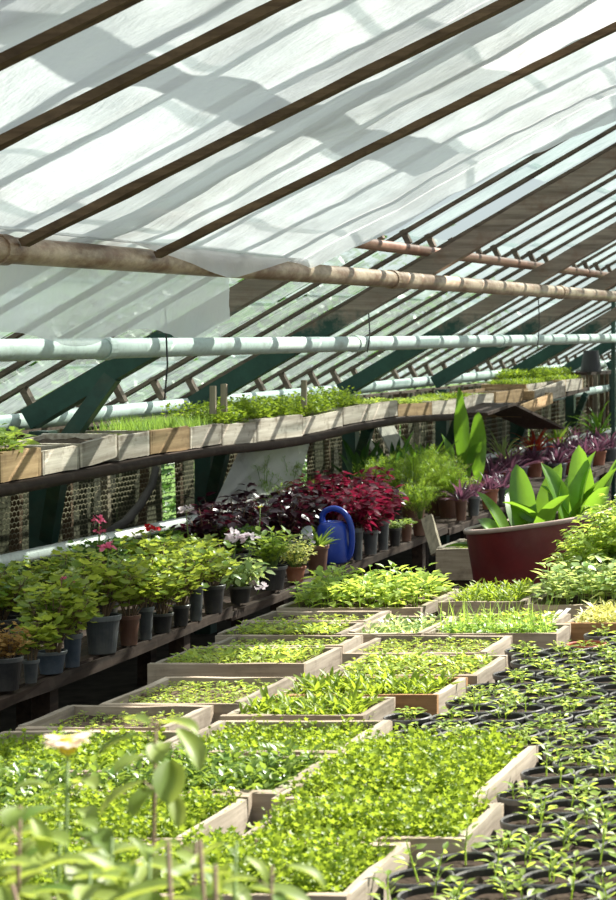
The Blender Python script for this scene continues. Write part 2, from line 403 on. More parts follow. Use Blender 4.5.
# plant patches for trays: (builder, material); coordinates start at the tray's inner corner, z=0 is the soil
def p_lime(mb, w, d): field(mb, w, d, int(3600 * w * d), 10, T_LOBE, (.012, .022), (.055, .092), (.0, 1.0), 0, .6, .3, over=.022)
def p_parsley(mb, w, d): field(mb, w, d, int(2900 * w * d), 12, T_LOBE, (.013, .026), (.056, .098), (.0, 1.0), 0, .9, .25)
def p_darkleaf(mb, w, d): field(mb, w, d, int(1400 * w * d), 10, T_OV, (.022, .038), (.055, .098), (0, .9), 0, .7, .3, over=.03)
def p_sprout(mb, w, d): field(mb, w, d, int(1500 * w * d), 4, T_OV2, (.012, .020), (.008, .022), (.0, .6), 0, .3, .7)
def p_sparse(mb, w, d): field(mb, w, d, int(950 * w * d), 4, T_OV2, (.011, .018), (.006, .016), (.0, .6), 0, .3, .7)
def p_leafy(mb, w, d): field(mb, w, d, int(1100 * w * d), 6, T_OV, (.018, .030), (.018, .042), (.0, .7), 0, .4, .5)
def p_lance(mb, w, d): field(mb, w, d, int(1000 * w * d), 7, T_LANCE, (.035, .060), (.010, .035), (.3, 1.1), 0, .1, .3)
def p_tall(mb, w, d): field(mb, w, d, int(420 * w * d), 9, T_OV, (.042, .066), (.06, .125), (-.2, .6), 0, .9, .35, .002)
def p_tallvar(mb, w, d): field(mb, w, d, int(480 * w * d), 9, T_OV, (.042, .066), (.08, .16), (-.1, .5), 0, .9, .35, .002)
def p_chive(mb, w, d):
    field(mb, w, d, int(650 * w * d), 8, T_OV, (.022, .036), (.02, .06), (-.1, .7), 0, .8, .3)
    P = scatter(w, d, int(2000 * w * d)); N = len(P)
    leaves(mb, T_BLADE, np.column_stack([P, np.zeros(N)]), rng.uniform(0, 6.28, N), rng.uniform(1.0, 1.6, N), 0, rng.uniform(.05, .15, N), .55)
def p_grass(mb, w, d):
    P = scatter(w, d, int(7000 * w * d)); N = len(P)
    leaves(mb, T_BLADE, np.column_stack([P, np.zeros(N)]), rng.uniform(0, 6.28, N), rng.uniform(.9, 1.5, N), 0, rng.uniform(.05, .09, N), 1.0)
def p_pale(mb, w, d): field(mb, w, d, int(1500 * w * d), 5, T_LANCE, (.03, .05), (.02, .045), (.2, 1.0), 0, .2, .3)
def p_feather(mb, w, d):
    P = scatter(w, d, int(170 * w * d)); 
    for x, y in P:
        H = random.uniform(.15, .23) + .14 * min(1, x / (.6 * w)); lean = rng.normal(0, .05, 2)
        b = np.array((x, y, 0)); t = np.array((x + lean[0], y + lean[1], H)); sticks(mb, [b], [t], .0025)
        K = 17; f = np.linspace(.25, 1, K); yw = np.arange(K) * 2.4 + random.random() * 6
        ln = .09 * (1.15 - .6 * f) ; pt = .25 + .5 * f
        for a in range(K):
            o = b + (t - b) * f[a]; dr = np.array((math.cos(yw[a]) * math.cos(pt[a]), math.sin(yw[a]) * math.cos(pt[a]), math.sin(pt[a])))
            q = np.linspace(.3, 1, 4); O = o + dr * (ln[a] * 1.3 * q)[:, None]; O = np.repeat(O, 2, 0)
            leaves(mb, T_OV2, O, yw[a] + np.tile([.9, -.9], 4), rng.uniform(-.3, .4, 8), rng.normal(0, .3, 8), ln[a] * .62, .8)
            leaves(mb, T_OV2, [o + dr * ln[a] * 1.3], yw[a], 0.0, 0, ln[a] * .6)
def p_bush(mb, w, d): field(mb, w, d, int(700 * w * d), 12, T_LOBE, (.022, .040), (.05, .125), (-.2, .8), 0, .8, .3)
PATCH = dict(bush=(p_bush, 'lime'), lime=(p_lime, 'lime'), parsley=(p_parsley, 'lime'), darkleaf=(p_darkleaf, 'mid'), sprout=(p_sprout, 'seedling'), sparse=(p_sparse, 'seedling'),
             leafy=(p_leafy, 'seedling'), lance=(p_lance, 'lime'), tall=(p_tall, 'pepper'), tallvar=(p_tallvar, 'varieg'), chive=(p_chive, 'chive'), grass=(p_grass, 'chive'),
             pale=(p_pale, 'pale'), feather=(p_feather, 'pepper'), varsalad=(p_darkleaf, 'varieg'))

# ------------------------------------------------------------------ trays
def board(x0, x1, y0, y1, z0, z1):
    mb = MB(); L = x1 - x0; D = y1 - y0
    if L > D: mb.bar((x0, (y0 + y1) / 2, (z0 + z1) / 2), (x1, (y0 + y1) / 2, (z0 + z1) / 2), D, z1 - z0, rough=.0012, seg=4)
    else: mb.bar(((x0 + x1) / 2, y0, (z0 + z1) / 2), ((x0 + x1) / 2, y1, (z0 + z1) / 2), L, z1 - z0, rough=.0012, seg=4)
    return mb
def tray(label, u0, u1, v0, v1, z0, h, patch, soil_drop=.02, th=.016, mx='wood_x', my='wood_y', group=None, rot=(0, 0, 0), cat='seedling tray', pmat=None, name='seedling_tray'):
    w, d = u1 - u0, v1 - v0
    root = thing(name, label, cat, (u0, v0, z0), 0, group); root.rotation_euler = rot
    j = lambda: random.uniform(-.003, .003)
    board(0, w, 0, th, 0, h + j()).build('end_board', M[mx], root)
    board(0, w, d - th, d, 0, h + j()).build('end_board', M[mx], root)
    board(0, th, th, d - th, 0, h + j()).build('side_board', M[my], root)
    board(w - th, w, th, d - th, 0, h + j()).build('side_board', M[my], root)
    mb = MB(); mb.box(th, w - th, th, d - th, .004, .012); mb.build('tray_bottom', M['wood_dark'], root)
    zs = h - soil_drop
    n = 14; mb = MB(); gx, gy = np.meshgrid(np.linspace(th, w - th, n), np.linspace(th, d - th, n), indexing='ij')
    z = zs + rng.normal(0, .003, gx.shape); V = np.stack([gx, gy, z], -1).reshape(-1, 3)
    i = np.arange(n - 1); a = (i[:, None] * n + i[None]).ravel()
    mb.add(V, np.stack([a, a + n, a + n + 1, a + 1], -1)); mb.build('soil', M['soil'], root, smooth=True)
    if patch:
        fn, mt = PATCH[patch]; mb = MB(); fn(mb, w - 2 * th, d - 2 * th)
        mb.V = [v + np.array((th, th, zs)) for v in mb.V]
        s = mb.build('seedlings', M[pmat or mt], root, smooth=True); s['kind'] = 'stuff'
    return root

# ------------------------------------------------------------------ pots
def pot_mesh(r, h, r2=None, rim=.004):
    r2 = r2 or r * .76
    mb = MB(); mb.lathe([(0.001, 0), (r2, 0), (r * .965, h * .86), (r * .985, h * .985), (r * .962, h * .985), (r * .94, h * .74)], 28)
    return mb
def rim_mesh(r, h, rim=.004):
    mb = MB(); mb.lathe([(r * .972, h * .87), (r + rim * .6, h * .87), (r + rim, h * .99), (r + rim * .5, h + .0015), (r + .0005, h + .0015), (r * .975, h * .985)], 28)
    return mb
RIM = dict(black_pot='rim_black', grey_pot='rim_grey', blue_grey_pot='rim_grey', brown_pot='rim_brown')
def pot_parts(root, r, h, mat, r2=None, full=.84):
    a = pot_mesh(r, h, r2).build('pot', M[mat], root, smooth=False); rim_mesh(r, h).build('rim', M[RIM.get(mat, mat)], a)
    mb = MB(); mb.disc(r * .945, h * full, 20, bump=.004); b = mb.build('soil', M['soil'], root)
    return a, b
# ------------------------------------------------------------------ setting: ground, side wall, roof
mb = MB(); mb.box(-4.5, 3.2, -1.0, 27, -.06, 0); o = mb.build('floor', M['ground']); tag(o, 'dark trodden earth floor of the greenhouse', kind='structure')
mb = MB(); mb.box(-40, -4.5, -10, 70, -.12, -.04); mb.box(-4.5, 20, 27, 70, -.12, -.04); o = mb.build('ground', M['grass_out']); tag(o, 'grass outside the greenhouse', kind='structure')
mb = MB(); mb.box(-4.50, -4.33, -1, 27, 0, .50); o = mb.build('wall_left', M['concrete']); tag(o, 'low concrete plinth under the netting', kind='structure')
RAF = [2.2, 4.4, 6.6, 8.8, 10.6, 12.97, 15.1, 17.4, 19.6, 21.8, 24.0, 26.2]
SL = .585
U2 = -3.65
def under(u): return 1.52 + SL * (u - U2)
def glassz(u): return 1.80 + SL * (u - U2)
# rafters with their posts and braces
for i, v in enumerate(RAF):
    mb = MB(); a = (-4.27, v, under(-4.27) + .053); b = (-.92, v, under(-.92) + .053)
    mb.bar(a, b, .075, .092, seg=24, rough=.0012)
    o = mb.build('roof_beam', M['beam'], None, (U2, v, 1.05)); tag(o, 'sloping roof beam, green below and bare brown above', kind='structure')
    mb = MB(); mb.bar((-4.21, v, 0), (-4.21, v, 1.16), .085, .085, up=(0, 1, 0)); p = mb.build('post', M['green'], None, (-4.21, v, 0)); tag(p, 'dark green wall post', kind='structure')
    mb = MB(); mb.bar((-4.0, v - .30, .985), (-4.19, v, .66), .06, .05, up=(0, 1, 0)); mb.build('brace', M['green'], p, (-4.21, v, 0))
    if i == 3: mb = MB(); mb.bar((-3.90, v - .01, 1.40), (-4.17, v - .01, 1.02), .065, .055, up=(0, 1, 0)); _ = i == 3 and mb.build('strut', M['green'], p, (-4.21, v, 0))
# glazing bars
vs = []
for a, b in zip(RAF[:-1], RAF[1:]):
    k = 5 if b - a > 2 else 4
    vs += [a + (b - a) * (j + .5) / k for j in range(k)]
vs = [v for v in vs if v > 2.5]
mb = MB(); mb.bar((-4.76, 0, glassz(-4.76) - .012), (-.90, 0, glassz(-.90) - .012), .038, .019, seg=20, rough=.0008)
bar0 = mb.build('glazing_bar', M['bar'])
for u, z0 in ((-3.05, 2.055), (-4.33, 1.245)):
    z = glassz(u); mb = MB(); k = (z - z0) * .75; mb.bar((u - .02, .004, z0), (u - .02 - k * .5, .004, z0 + k * .95), .028, .042, up=(0, 1, 0)); mb.build('spacer_block', M['bar'], bar0)
bar0['kind'] = 'structure'; bar0['label'] = 'thin dark glazing bar of the sloping glass roof'
for i, v in enumerate(vs):
    o = bar0 if i == 0 else copy_tree(bar0)
    o.location = (0, v + random.uniform(-.02, .02), 0)
# glass, one object per bay
edges = sorted(vs)
for i, (a, b) in enumerate(zip(RAF[1:-1], RAF[2:])):
    cols = [a] + [v for v in edges if a < v < b] + [b]
    mb = MB()
    for c0, c1 in zip(cols[:-1], cols[1:]):
        u = -4.77 - random.uniform(0, .05)
        while u < -.95:
            L = random.choice((.52, .58, .66)); u1 = min(u + L, -.90)
            if random.random() > .015:
                lift = .008 + random.uniform(-.002, .002)
                mb.add([(u - .03, c0 + .006, glassz(u - .03) + lift + .004), (u - .03, c1 - .006, glassz(u - .03) + lift + .004), (u1, c1 - .006, glassz(u1) + .003), (u1, c0 + .006, glassz(u1) + .003)], [(0, 3, 2, 1)])
            u = u1
    o = mb.build('window_%d' % (i + 1), M['glass']); tag(o, 'bay of dirty overlapping glass roof panes', kind='structure')
# eave plate
mb = MB(); mb.bar((-4.74, -1, 1.10), (-4.74, 27, 1.10), .05, .05); o = mb.build('trim_1', M['bar']); tag(o, 'eave plate under the glass', kind='structure')
v = 6.0; k = 0
while v < 26:
    w_ = random.uniform(.14, .30)
    if k % 9 != 2:
        mb = MB(); mb.bar((-4.47, v + w_ / 2, .45), (-4.47 + random.uniform(-.02, .01), v + w_ / 2 + random.uniform(-.01, .01), 1.13), w_ - random.choice((.005, .02, .05)), .018, up=(1, 0, 0), seg=3, rough=.001)
        o = mb.build('wall_panel', M['panel'], None, (-4.47, v, .45)); tag(o, 'upright olive plank behind the wire netting', kind='structure')
    v += w_; k += 1
mb = MB(); mb.bar((-.90, 2, glassz(-.90) - .09), (-.90, 27, glassz(-.90) - .09), .05, .16); o = mb.build('trim_3', M['bar']); tag(o, 'ridge board at the top of the glass', kind='structure')
# wire netting on the side wall + its stakes
def netting(v0, v1, z0, z1, c, wd, u):
    mb = MB(); hx = c; hz = c * .9; A = []; B = []
    nv = int((v1 - v0) / hx); nz = int((z1 - z0) / (hz * .75))
    for j in range(nz):
        for i in range(nv):
            y = v0 + i * hx + (hx / 2 if j % 2 else 0); z = z0 + j * hz * .75
            p = [(y, z + hz * .25), (y + hx / 2, z + hz * .5), (y + hx, z + hz * .25), (y, z - hz * .0)]
            A += [(u, *p[0]), (u, *p[1]), (u, y, z)]; B += [(u, *p[1]), (u, *p[2]), (u, *p[0])]
    A = np.array(A) + np.column_stack([np.zeros(len(A)), rng.normal(0, .001, (len(A), 2))]); B = np.array(B)
    d = B - A; n = np.column_stack([np.zeros(len(d)), -d[:, 2], d[:, 1]]); n /= np.linalg.norm(n, axis=1)[:, None] + 1e-9
    P = np.stack([A - n * wd, A + n * wd, B + n * wd, B - n * wd], 1)
    mb.add(P.reshape(-1, 3), np.arange(len(A) * 4).reshape(-1, 4)); return mb
o = netting(7.6, 13.2, .5, 1.13, .036, .0021, -4.34).build('wire_netting', M['wire']); tag(o, 'hexagonal wire netting stretched under the eave along the side wall', 'netting')
o = netting(13.2, 21, .5, 1.13, .06, .003, -4.34).build('wire_netting', M['wire']); tag(o, 'far stretch of wire netting behind the collapsed end of the shelf', 'netting')
mb = MB(); v = 7.2; STK = []
while v < 24:
    STK.append(v); v += random.uniform(.28, .52) * (1 if v < 13 else .7)
for k, v in enumerate(STK):
    mb = MB(); w = random.uniform(.025, .05)
    mb.bar((-4.40, v, .48), (-4.40 + random.uniform(-.01, .01), v + random.uniform(-.06, .06), 1.14), w, .03, up=(0, 1, 0), rough=.002, seg=3)
    o = mb.build('wall_stake', M['batten'] if k % 3 else M['stake'], None, (-4.40, v, .5)); tag(o, 'thin upright stake behind the wire netting of the side wall', kind='structure')
mb = MB(); mb.tube([(-4.30, 8.6, .99), (-4.28, 9.4, .985), (-4.29, 10.3, .99), (-4.30, 11.1, 1.0)], .008, 6)
o = mb.build('cane', M['stake'], None, (-4.30, 8.6, .99)); tag(o, 'thin pale cane tied across the wire netting under the shelf', 'cane')
mb = MB(); mb.tube([on_u(100, 538, -4.2), on_u(125, 522, -4.22), on_u(140, 505, -4.25), on_u(152, 485, -4.27), on_u(156, 468, -4.28)], [.022, .022, .021, .02, .018], 8)
o = mb.build('bent_hose', M['hose'], smooth=True); tag(o, 'dark curved hose rising from the wall pipe in front of the netting', 'hose')
# pipes
def pipe(label, u, v0, z0, v1, z1, r, mat, sag=0.0, collars=()):
    mb = MB(); n = 30; t = np.linspace(0, 1, n)
    pts = [(u, v0 + (v1 - v0) * k, z0 + (z1 - z0) * k - sag * math.sin(PI * k)) for k in t]
    mb.tube(pts, r, 18)
    o = mb.build('pipe', M[mat], None, pts[0], smooth=True); tag(o, label, 'pipe', kind='thing')
    for cv in collars:
        k = (cv - v0) / (v1 - v0); z = z0 + (z1 - z0) * k - sag * math.sin(PI * k)
        mb = MB(); mb.tube([(u, cv - .03, z), (u, cv + .03, z)], r + .006, 18); mb.build('collar', M[mat], o, pts[0], smooth=False)
    return o
pipe('rusty cream heating pipe running level beneath the edge of the white film', -2.95, 2.5, 1.832, 21, 1.878, .041, 'pipe_rust', .0, (5.9, 9.7, 13.4, 17))
pipe('pale green painted heating pipe below the rusty pipe, at eye level', -3.45, 5.0, 1.535, 17.9, 1.535, .040, 'pipe_green', .004, (7.7, 10.7, 13.8))
pipe('thin rust-brown purlin pipe tucked between the roof beams and the glass', -3.05, 5, 2.012, 24, 2.045, .028, 'pipe_brown')
pipe('pale green pipe along the eave behind the shelf trays', -4.345, 6.8, 1.19, 24, 1.245, .038, 'pipe_green')
pipe('thick pale pipe lying low along the side wall behind the geraniums', -3.88, 7.2, .709, 22, .587, .027, 'pipe_white', 0, (9.9, 12.2))
pipe('short pale pipe below the far broken end of the shelf', -4.28, 15.5, .95, 24, .985, .038, 'pipe_green')
# wires that hang the eye level pipe from the beams
for k, (px, y0, y1) in enumerate(((165, 328, 400), (368, 318, 352), (538, 300, 350))):
    v = v_at(px, -3.40); z0 = EYE - (y0 - VY) / F * v; z1 = EYE - (y1 - VY) / F * v
    mb = MB(); mb.tube([(-3.40, v, z0 + .1), (-3.39, v, (z0 + z1) / 2), (-3.41, v + .02, z1)], .0035, 6)
    o = mb.build('hanging_wire', M['black_rubber']); tag(o, ('black wire hanging past the pipe down to the grassy tray', 'short black wire loop on the eye level pipe in mid photo', 'black wire loop on the far end of the eye level pipe')[k], 'wire')
mb = MB(); v = 17.9; mb.bar((-3.46, v, 0.0), (-3.46, v, 2.0), .035, .035, up=(0, 1, 0)); o = mb.build('prop_post', M['green'], None, (-3.46, v, 0)); tag(o, 'thin upright prop at the end of the pale green pipe', 'post')

# white plastic film slung under the glass
FK = .5
PU = -2.95
def filmz(u): return 1.895 + FK * (u - PU)
from mathutils import noise as mn
def film_disp(u, v):
    a = (v - 4.45) % .97
    return -.020 * math.sin(PI * a) ** 2 + .045 * (mn.noise((u * 1.3, v * 1.1, 3))) + .018 * mn.noise((u * 5, v * 2.2, 9)) + .007 * mn.noise((u * 13, v * 5, 1)) + .02 * abs(mn.noise((u * 2.5 + v * 1.2, v * .8, 5)))
vv = np.linspace(2.8, 8.47, 170); n = len(vv)
mb = MB(); us = np.linspace(PU + .01, -.95, 80); V = []
# the sheet's lower rows: over the pipe, and at its far end hanging down in front of it
low = [(PU + .052, -.16), (PU + .050, -.12), (PU + .047, -.08), (PU + .043, -.045)]
for k, (u, dz) in enumerate(low):
    for b, v in enumerate(vv):
        f = max(0.0, min(1.0, (v - 6.6) / .9)); e = min(1.0, max(0.0, (8.25 - v) / .65)); f = f * e * .62
        q = 1 - k / 4
        V.append((u + .012 * q * mn.noise((v * 6, q, 1)) * f + .004, v, filmz(PU + .02) + dz * f * (1 + .25 * mn.noise((v * 2.5, 1, 1))) - .004 * (1 - f)))
for a, u in enumerate(us):
    for b, v in enumerate(vv):
        f = b / (n - 1); e = f ** 8 * (.12 * mn.noise((u * 1.7, 5, 2)) + .06 * mn.noise((u * 6, 1, 2)))
        edge = max(0, f - .93) / .07
        V.append((u, v + e, filmz(u) + film_disp(u, v) * min(1, .1 + a / 6) - .05 * edge ** 2))
m = len(us) + len(low)
i = (np.arange(m - 1)[:, None] * n + np.arange(n - 1)[None]).ravel()
mb.add(V, np.stack([i, i + n, i + n + 1, i + 1], -1))
film = mb.build('plastic_film', M['film'], None, (PU, 3, 1.9), smooth=True); tag(film, 'white translucent plastic film slung beneath the glass over the battens', 'plastic sheet')
mb = MB(); prof = [(PU + .015, 1.90), (PU - .02, 1.892), (PU - .04, 1.875), (PU - .052, 1.855)] + [(PU - .056, 1.84 - .26 * k / 14) for k in range(15)]
vv = np.linspace(2.8, 7.80, 150); V = []
for a, (u, z) in enumerate(prof):
    for b, v in enumerate(vv):
        f = max(0, a - 3) / 15; w = .045 * f * mn.noise((v * 4.5, f * .8, 7)) + .02 * f * mn.noise((v * 13, f * 2, 4)) + .03 * f * mn.noise((v * 1.4, 0, 1)) + .006 * f * mn.noise((v * 30, f * 9, 4))
        dz = f * .05 * mn.noise((v * 1.9, 3, 3)) + (f * .06 if b > 142 else 0) * (b - 142) / 7
        V.append((u - abs(w) - .02 * f, v + f * .06 * (1 if b > 140 else 0), z + dz))
n = len(vv); i = (np.arange(len(prof) - 1)[:, None] * n + np.arange(n - 1)[None]).ravel()
mb.add(V, np.stack([i, i + n, i + n + 1, i + 1], -1)); mb.build('hanging_flap', M['film_skirt'], film, (PU, 3, 1.9), smooth=True)
BL = ['brown wooden batten under the white film, topmost one in the corner of the roof', 'brown wooden batten under the white film, second down from the top corner', 'brown wooden batten under the white film, third down, widest looking and darkest', 'thin brown batten under the white film, lowest, just above the rusty pipe end']
for k, (v, w) in enumerate(((4.45, .043), (4.97, .042), (5.94, .048), (6.88, .038))):
    mb = MB(); mb.bar((-2.90, v, filmz(-2.90) - .058), (-.9, v + .02, filmz(-.9) - .058), w, .024, seg=20, rough=.001)
    o = mb.build('batten', M['batten'], None, (-2.9, v, 1.9)); tag(o, BL[k], 'batten')

mb = MB(); mb.bar((-1.95, 2.6, glassz(-1.95) - .07), (-1.95, 8.3, glassz(-1.95) - .07), .13, .03, up=(SL, 0, -1), seg=6)  # hidden rail added to throw a wide shadow band onto the film
o = mb.build('shadow_rail', M['bar']); tag(o, 'unseen rail added above the film to cast a shadow band', kind='structure')
# greenery outside
mb = MB(); N = 16000; v = rng.uniform(5, 30, N); u = rng.normal(-6.2, .35, N); top = 1.0 + .35 * np.sin(v * 1.3) + .2 * np.sin(v * 3.1); z = rng.uniform(0, 1, N) ** .8 * top
leaves(mb, T_OV, np.column_stack([u, v, z]), rng.uniform(0, 6.28, N), rng.uniform(-.6, .6, N), rng.normal(0, .5, N), rng.uniform(.05, .10, N))
o = mb.build('hedge', M['deep']); tag(o, 'blurred green undergrowth outside behind the wire netting', 'hedge', kind='stuff')
mb = MB(); N = 9000; v = rng.uniform(22, 75, N); u = rng.normal(-17, 2.2, N) - (v - 25) * .12; top = 3.2 + 1.0 * np.sin(v * .55) + .6 * np.sin(v * 1.7); z = rng.uniform(.02, 1, N) ** .7 * top
leaves(mb, T_OV, np.column_stack([u, v, z]), rng.uniform(0, 6.28, N), rng.uniform(-.6, .6, N), rng.normal(0, .5, N), rng.uniform(.35, .6, N))
o = mb.build('undergrowth', M['deep']); tag(o, 'dark trees far outside beyond the glass roof', 'trees', kind='stuff')
# ------------------------------------------------------------------ the raised bed table with trays
TZ = .555
bed = thing('bed_table', 'low slatted bed table carrying the seedling trays and black pots', 'table', (-1.4, 4.6, 0))
mb = MB(); k = 0; y = 1.5
tops = []
while y < 7.85:
    mb.box(-2.42 + random.uniform(-.01, .01), -.25, y, y + .135, TZ - .03, TZ - .003); y += .14
mb.build('table_top', M['wood_dark'], bed, (-1.4, 4.6, 0))
for x in (-2.38, -1.3, -.3):
    for y in (1.7, 3.4, 5.1, 6.7, 7.75):
        mb = MB(); mb.bar((x, y, 0), (x, y, TZ - .03), .07, .07, up=(0, 1, 0)); mb.build('leg', M['wood_dark'], bed, (-1.4, 4.6, 0))
mb = MB(); mb.bar((-2.40, 1.5, TZ - .075), (-2.40, 7.85, TZ - .075), .03, .09); mb.build('side_rail', M['wood_dark'], bed, (-1.4, 4.6, 0))
T = [  # label, u0,u1,v0,v1, patch
 ('shallow tray of tiny sparse seedlings at the path edge, first behind the lush green rows', -2.33, -1.975, 4.73, 5.02, 'sparse', {}),
 ('tray of small seedlings with long pale rim, in front of the tall pale tray', -2.27, -1.915, 5.04, 5.44, 'sprout', {}),
 ('pale wooden tray with tall front board beside the path, half filled with bushy sprouts', -2.40, -1.96, 5.63, 5.96, 'leafy', {}),
 ('narrow tray of yellow-green sprouts wedged behind the pale tall-fronted tray', -2.36, -1.965, 5.975, 6.17, 'sprout', {}),
 ('tray of leafy sprouts nearest the dark path under the tall salad plants', -2.43, -2.045, 6.19, 6.44, 'leafy', {}),
 ('far dark-soiled tray with few sprouts in front of the tall leafy plants', -2.45, -2.05, 6.46, 6.74, 'sparse', {}),
 ('tray of upright lance-leaved lime seedlings, nearer of the two lance-leaved trays', -1.90, -1.55, 4.87, 5.13, 'lance', {}),
 ('farther lance-leaved lime seedling tray with a warm brown front board', -1.87, -1.45, 5.15, 5.45, 'lance', dict(mx='wood_warm')),
 ('tray of pale mixed seedlings between the lance-leaved trays and the dark tray', -1.85, -1.43, 5.47, 5.81, 'leafy', {}),
 ('tray with a shadowed back board and sparse bright seedlings, in front of the chives', -1.92, -1.505, 5.84, 6.175, 'sprout', {}),
 ('tray of tall broad-leaved seedlings left of the chives', -2.03, -1.80, 6.22, 6.62, 'varsalad', {}),
 ('tray of upright green chive blades behind the dark tray', -1.785, -1.375, 6.20, 6.41, 'chive', {}),
 ('low tray of scattered seedlings with pale dividers behind the chives', -1.785, -1.43, 6.43, 6.66, 'leafy', {}),
 ('brown knotty-fronted tray of pale wispy sprouts behind the pot bed', -1.40, -.98, 6.43, 6.80, 'pale', dict(mx='wood_warm')),
 ('small pale tray of cress between the tall leafy clumps', -1.95, -1.66, 6.94, 7.37, 'pale', dict(pmat='lime')),
 ('far tray of tall bright green leafy plants above the path', -2.46, -1.97, 6.80, 7.28, 'tall', {}),
 ('tray of tall pale-edged leafy plants in front of the maroon tub', -1.63, -1.20, 6.84, 7.26, 'tallvar', {}),
 ('tray of tall feathery-leaved plants hiding the right side of the maroon tub', -1.60, -1.04, 7.32, 7.80, 'feather', {}),
 ('tray of dense lime parsley beside the black pots, farthest of the parsley row', -1.465, -1.05, 4.02, 4.55, 'parsley', {}),
 ('tray of dense lime parsley beside the black pots, jutting farthest into the pots', -1.41, -.99, 3.70, 3.99, 'parsley', {}),
 ('tray of dense lime parsley nearest the bottom edge, beside the black pots', -1.505, -1.085, 3.32, 3.68, 'parsley', {}),
 ('tray of fine lime salad behind the variegated tray, with a pale end-grain board', -1.885, -1.47, 4.46, 4.84, 'lime', {}),
 ('tray of darker variegated salad between two lime trays', -1.885, -1.47, 4.07, 4.43, 'varsalad', dict(pmat='mid')),
 ('tray of lime salad in front of the variegated salad tray', -1.925, -1.515, 3.70, 4.05, 'lime', {}),
 ('tray of lime salad at the bottom edge left of the parsley', -1.94, -1.52, 3.32, 3.68, 'lime', {}),
 ('tray of parsley by the path, left of the fine lime salad', -2.34, -1.90, 4.28, 4.70, 'parsley', {}),
 ('tray of dark salad by the path behind the pale zinnia flower', -2.34, -1.90, 3.90, 4.25, 'darkleaf', {}),
 ('tray of lime parsley in the near left corner behind the young blurred plants', -2.34, -1.95, 3.45, 3.87, 'parsley', {}),
]
for lab, u0, u1, v0, v1, patch, kw in T:
    tall = patch in ('parsley', 'lime', 'darkleaf', 'varsalad')
    h = .105
    mxs = {}
    tray(lab, u0, u1, v0, v1, TZ, h, patch, soil_drop=.022 if not tall else (.085 if v1 > 4.65 else (.052 if u1 < -1.4 else .05)), th=.018, **kw)
# fallen plant labels in the low tray
for k, (px, py) in enumerate(((537, 622), (548, 617), (556, 622))):
    v = 6.53 + .04 * k; u = (px - VX) / F * v
    mb = MB(); mb.bar((u, v, TZ + .085), (u + .03, v + .06, TZ + .12), .018, .002)
    o = mb.build('plant_label', M['tag_white'], None, (u, v, TZ + .085)); tag(o, ('blank pale plant label in the low tray behind the chives, left one', 'blank pale plant label in the low tray behind the chives, middle one', 'blank pale plant label in the low tray behind the chives, right one')[k], 'plant label', 'plant labels in the low tray')

# ------------------------------------------------------------------ bed of nursery pots
def seedling_mesh(H, n, size, seed):
    global rng
    keep = rng; rng = np.random.default_rng(seed)
    mb = MB(); ns = n
    for s in range(ns):
        b = np.array((*rng.normal(0, .012 if ns > 1 else .004, 2), 0)); h = H * rng.uniform(.75, 1.1); t = b + np.array((*rng.normal(0, .14 * h, 2), h))
        m = (b + t) / 2 + np.array((*rng.normal(0, .004, 2), 0)); sticks(mb, [b, m], [m, t], [.0022, .0018])
        K = max(5, int(5 + h * 125)); f = np.linspace(.28, 1, K); f[-3:] = 1
        yw = np.arange(K) * 2.4 + rng.uniform(0, 6.3); sz = size * rng.uniform(.75, 1.15, K) * (1.1 - .45 * f)
        O = b + (t - b) * f[:, None]; pe = .008 + .15 * sz; pt = rng.uniform(.05, .6, K) + (.25 if H > .04 else 0)
        E = O + np.column_stack([np.cos(yw) * pe, np.sin(yw) * pe, .5 * pe]); sticks(mb, O, E, .0009)
        leaves(mb, T_OV, E, yw, pt - .1, rng.normal(0, .3, K), sz, .82)
    rng = keep
    return mb
SEED = {}
for kind, (H, n, sz) in dict(tall=(.088, 1, .030), mid=(.052, 2, .029), small=(.028, 3, .028), tiny=(.015, 3, .024)).items():
    for j in range(4):
        o = seedling_mesh(H, n, sz, 100 + j * 7 + len(kind)).build('seedling', M['pepper'], None, None, True); SEED[kind, j] = o
PR, PH = .0545, .086
_p = pot_mesh(PR, PH, .041).build('pot', M['black_pot']); _r = rim_mesh(PR, PH).build('rim', M['rim_black']); _mb = MB(); _mb.disc(PR * .93, PH * .86, 18, bump=.003); _s = _mb.build('soil', M['soil_dark'])
protos = [_p, _s, _r] + list(SEED.values())
def leftlim(v):
    for a, b, l in ((0, 3.70, -1.085), (3.70, 4.0, -.99), (4.0, 4.57, -1.05), (4.57, 4.86, -1.46), (4.86, 5.14, -1.54), (5.14, 5.46, -1.445), (5.46, 5.83, -1.425), (5.83, 6.19, -1.50), (6.19, 6.42, -1.37)):
        if a - .01 <= v < b: lim = l if 'lim' not in dir() else max(lim, l)
    return lim
def lim2(v): return max(leftlim(max(3.0, v - .06)), leftlim(min(6.4, v + .06)))
rows = []; v = 3.10; r = 0
while v < 6.36:
    row = []; u = lim2(v) + PR + .012 + (0.0 if r % 2 == 0 else .048)
    while u < -.165 * v + .06:
        if not (v > 6.10 and u < -1.3):
            row.append((u + random.uniform(-.0035, .0035), v + random.uniform(-.0035, .0035)))
        u += .118
    rows.append(row); v += .104; r += 1
vis = [[p for p in row if screen(p[0], p[1], .66)[0] < 640 and screen(p[0], p[1], .66)[1] < 915] for row in rows]
vis = [r_ for r_ in vis if r_]
desc = dict(tall='tall leafy seedling', mid='bushy seedlings', small='short young seedlings', tiny='tiny new sprout')
nr = len(vis)
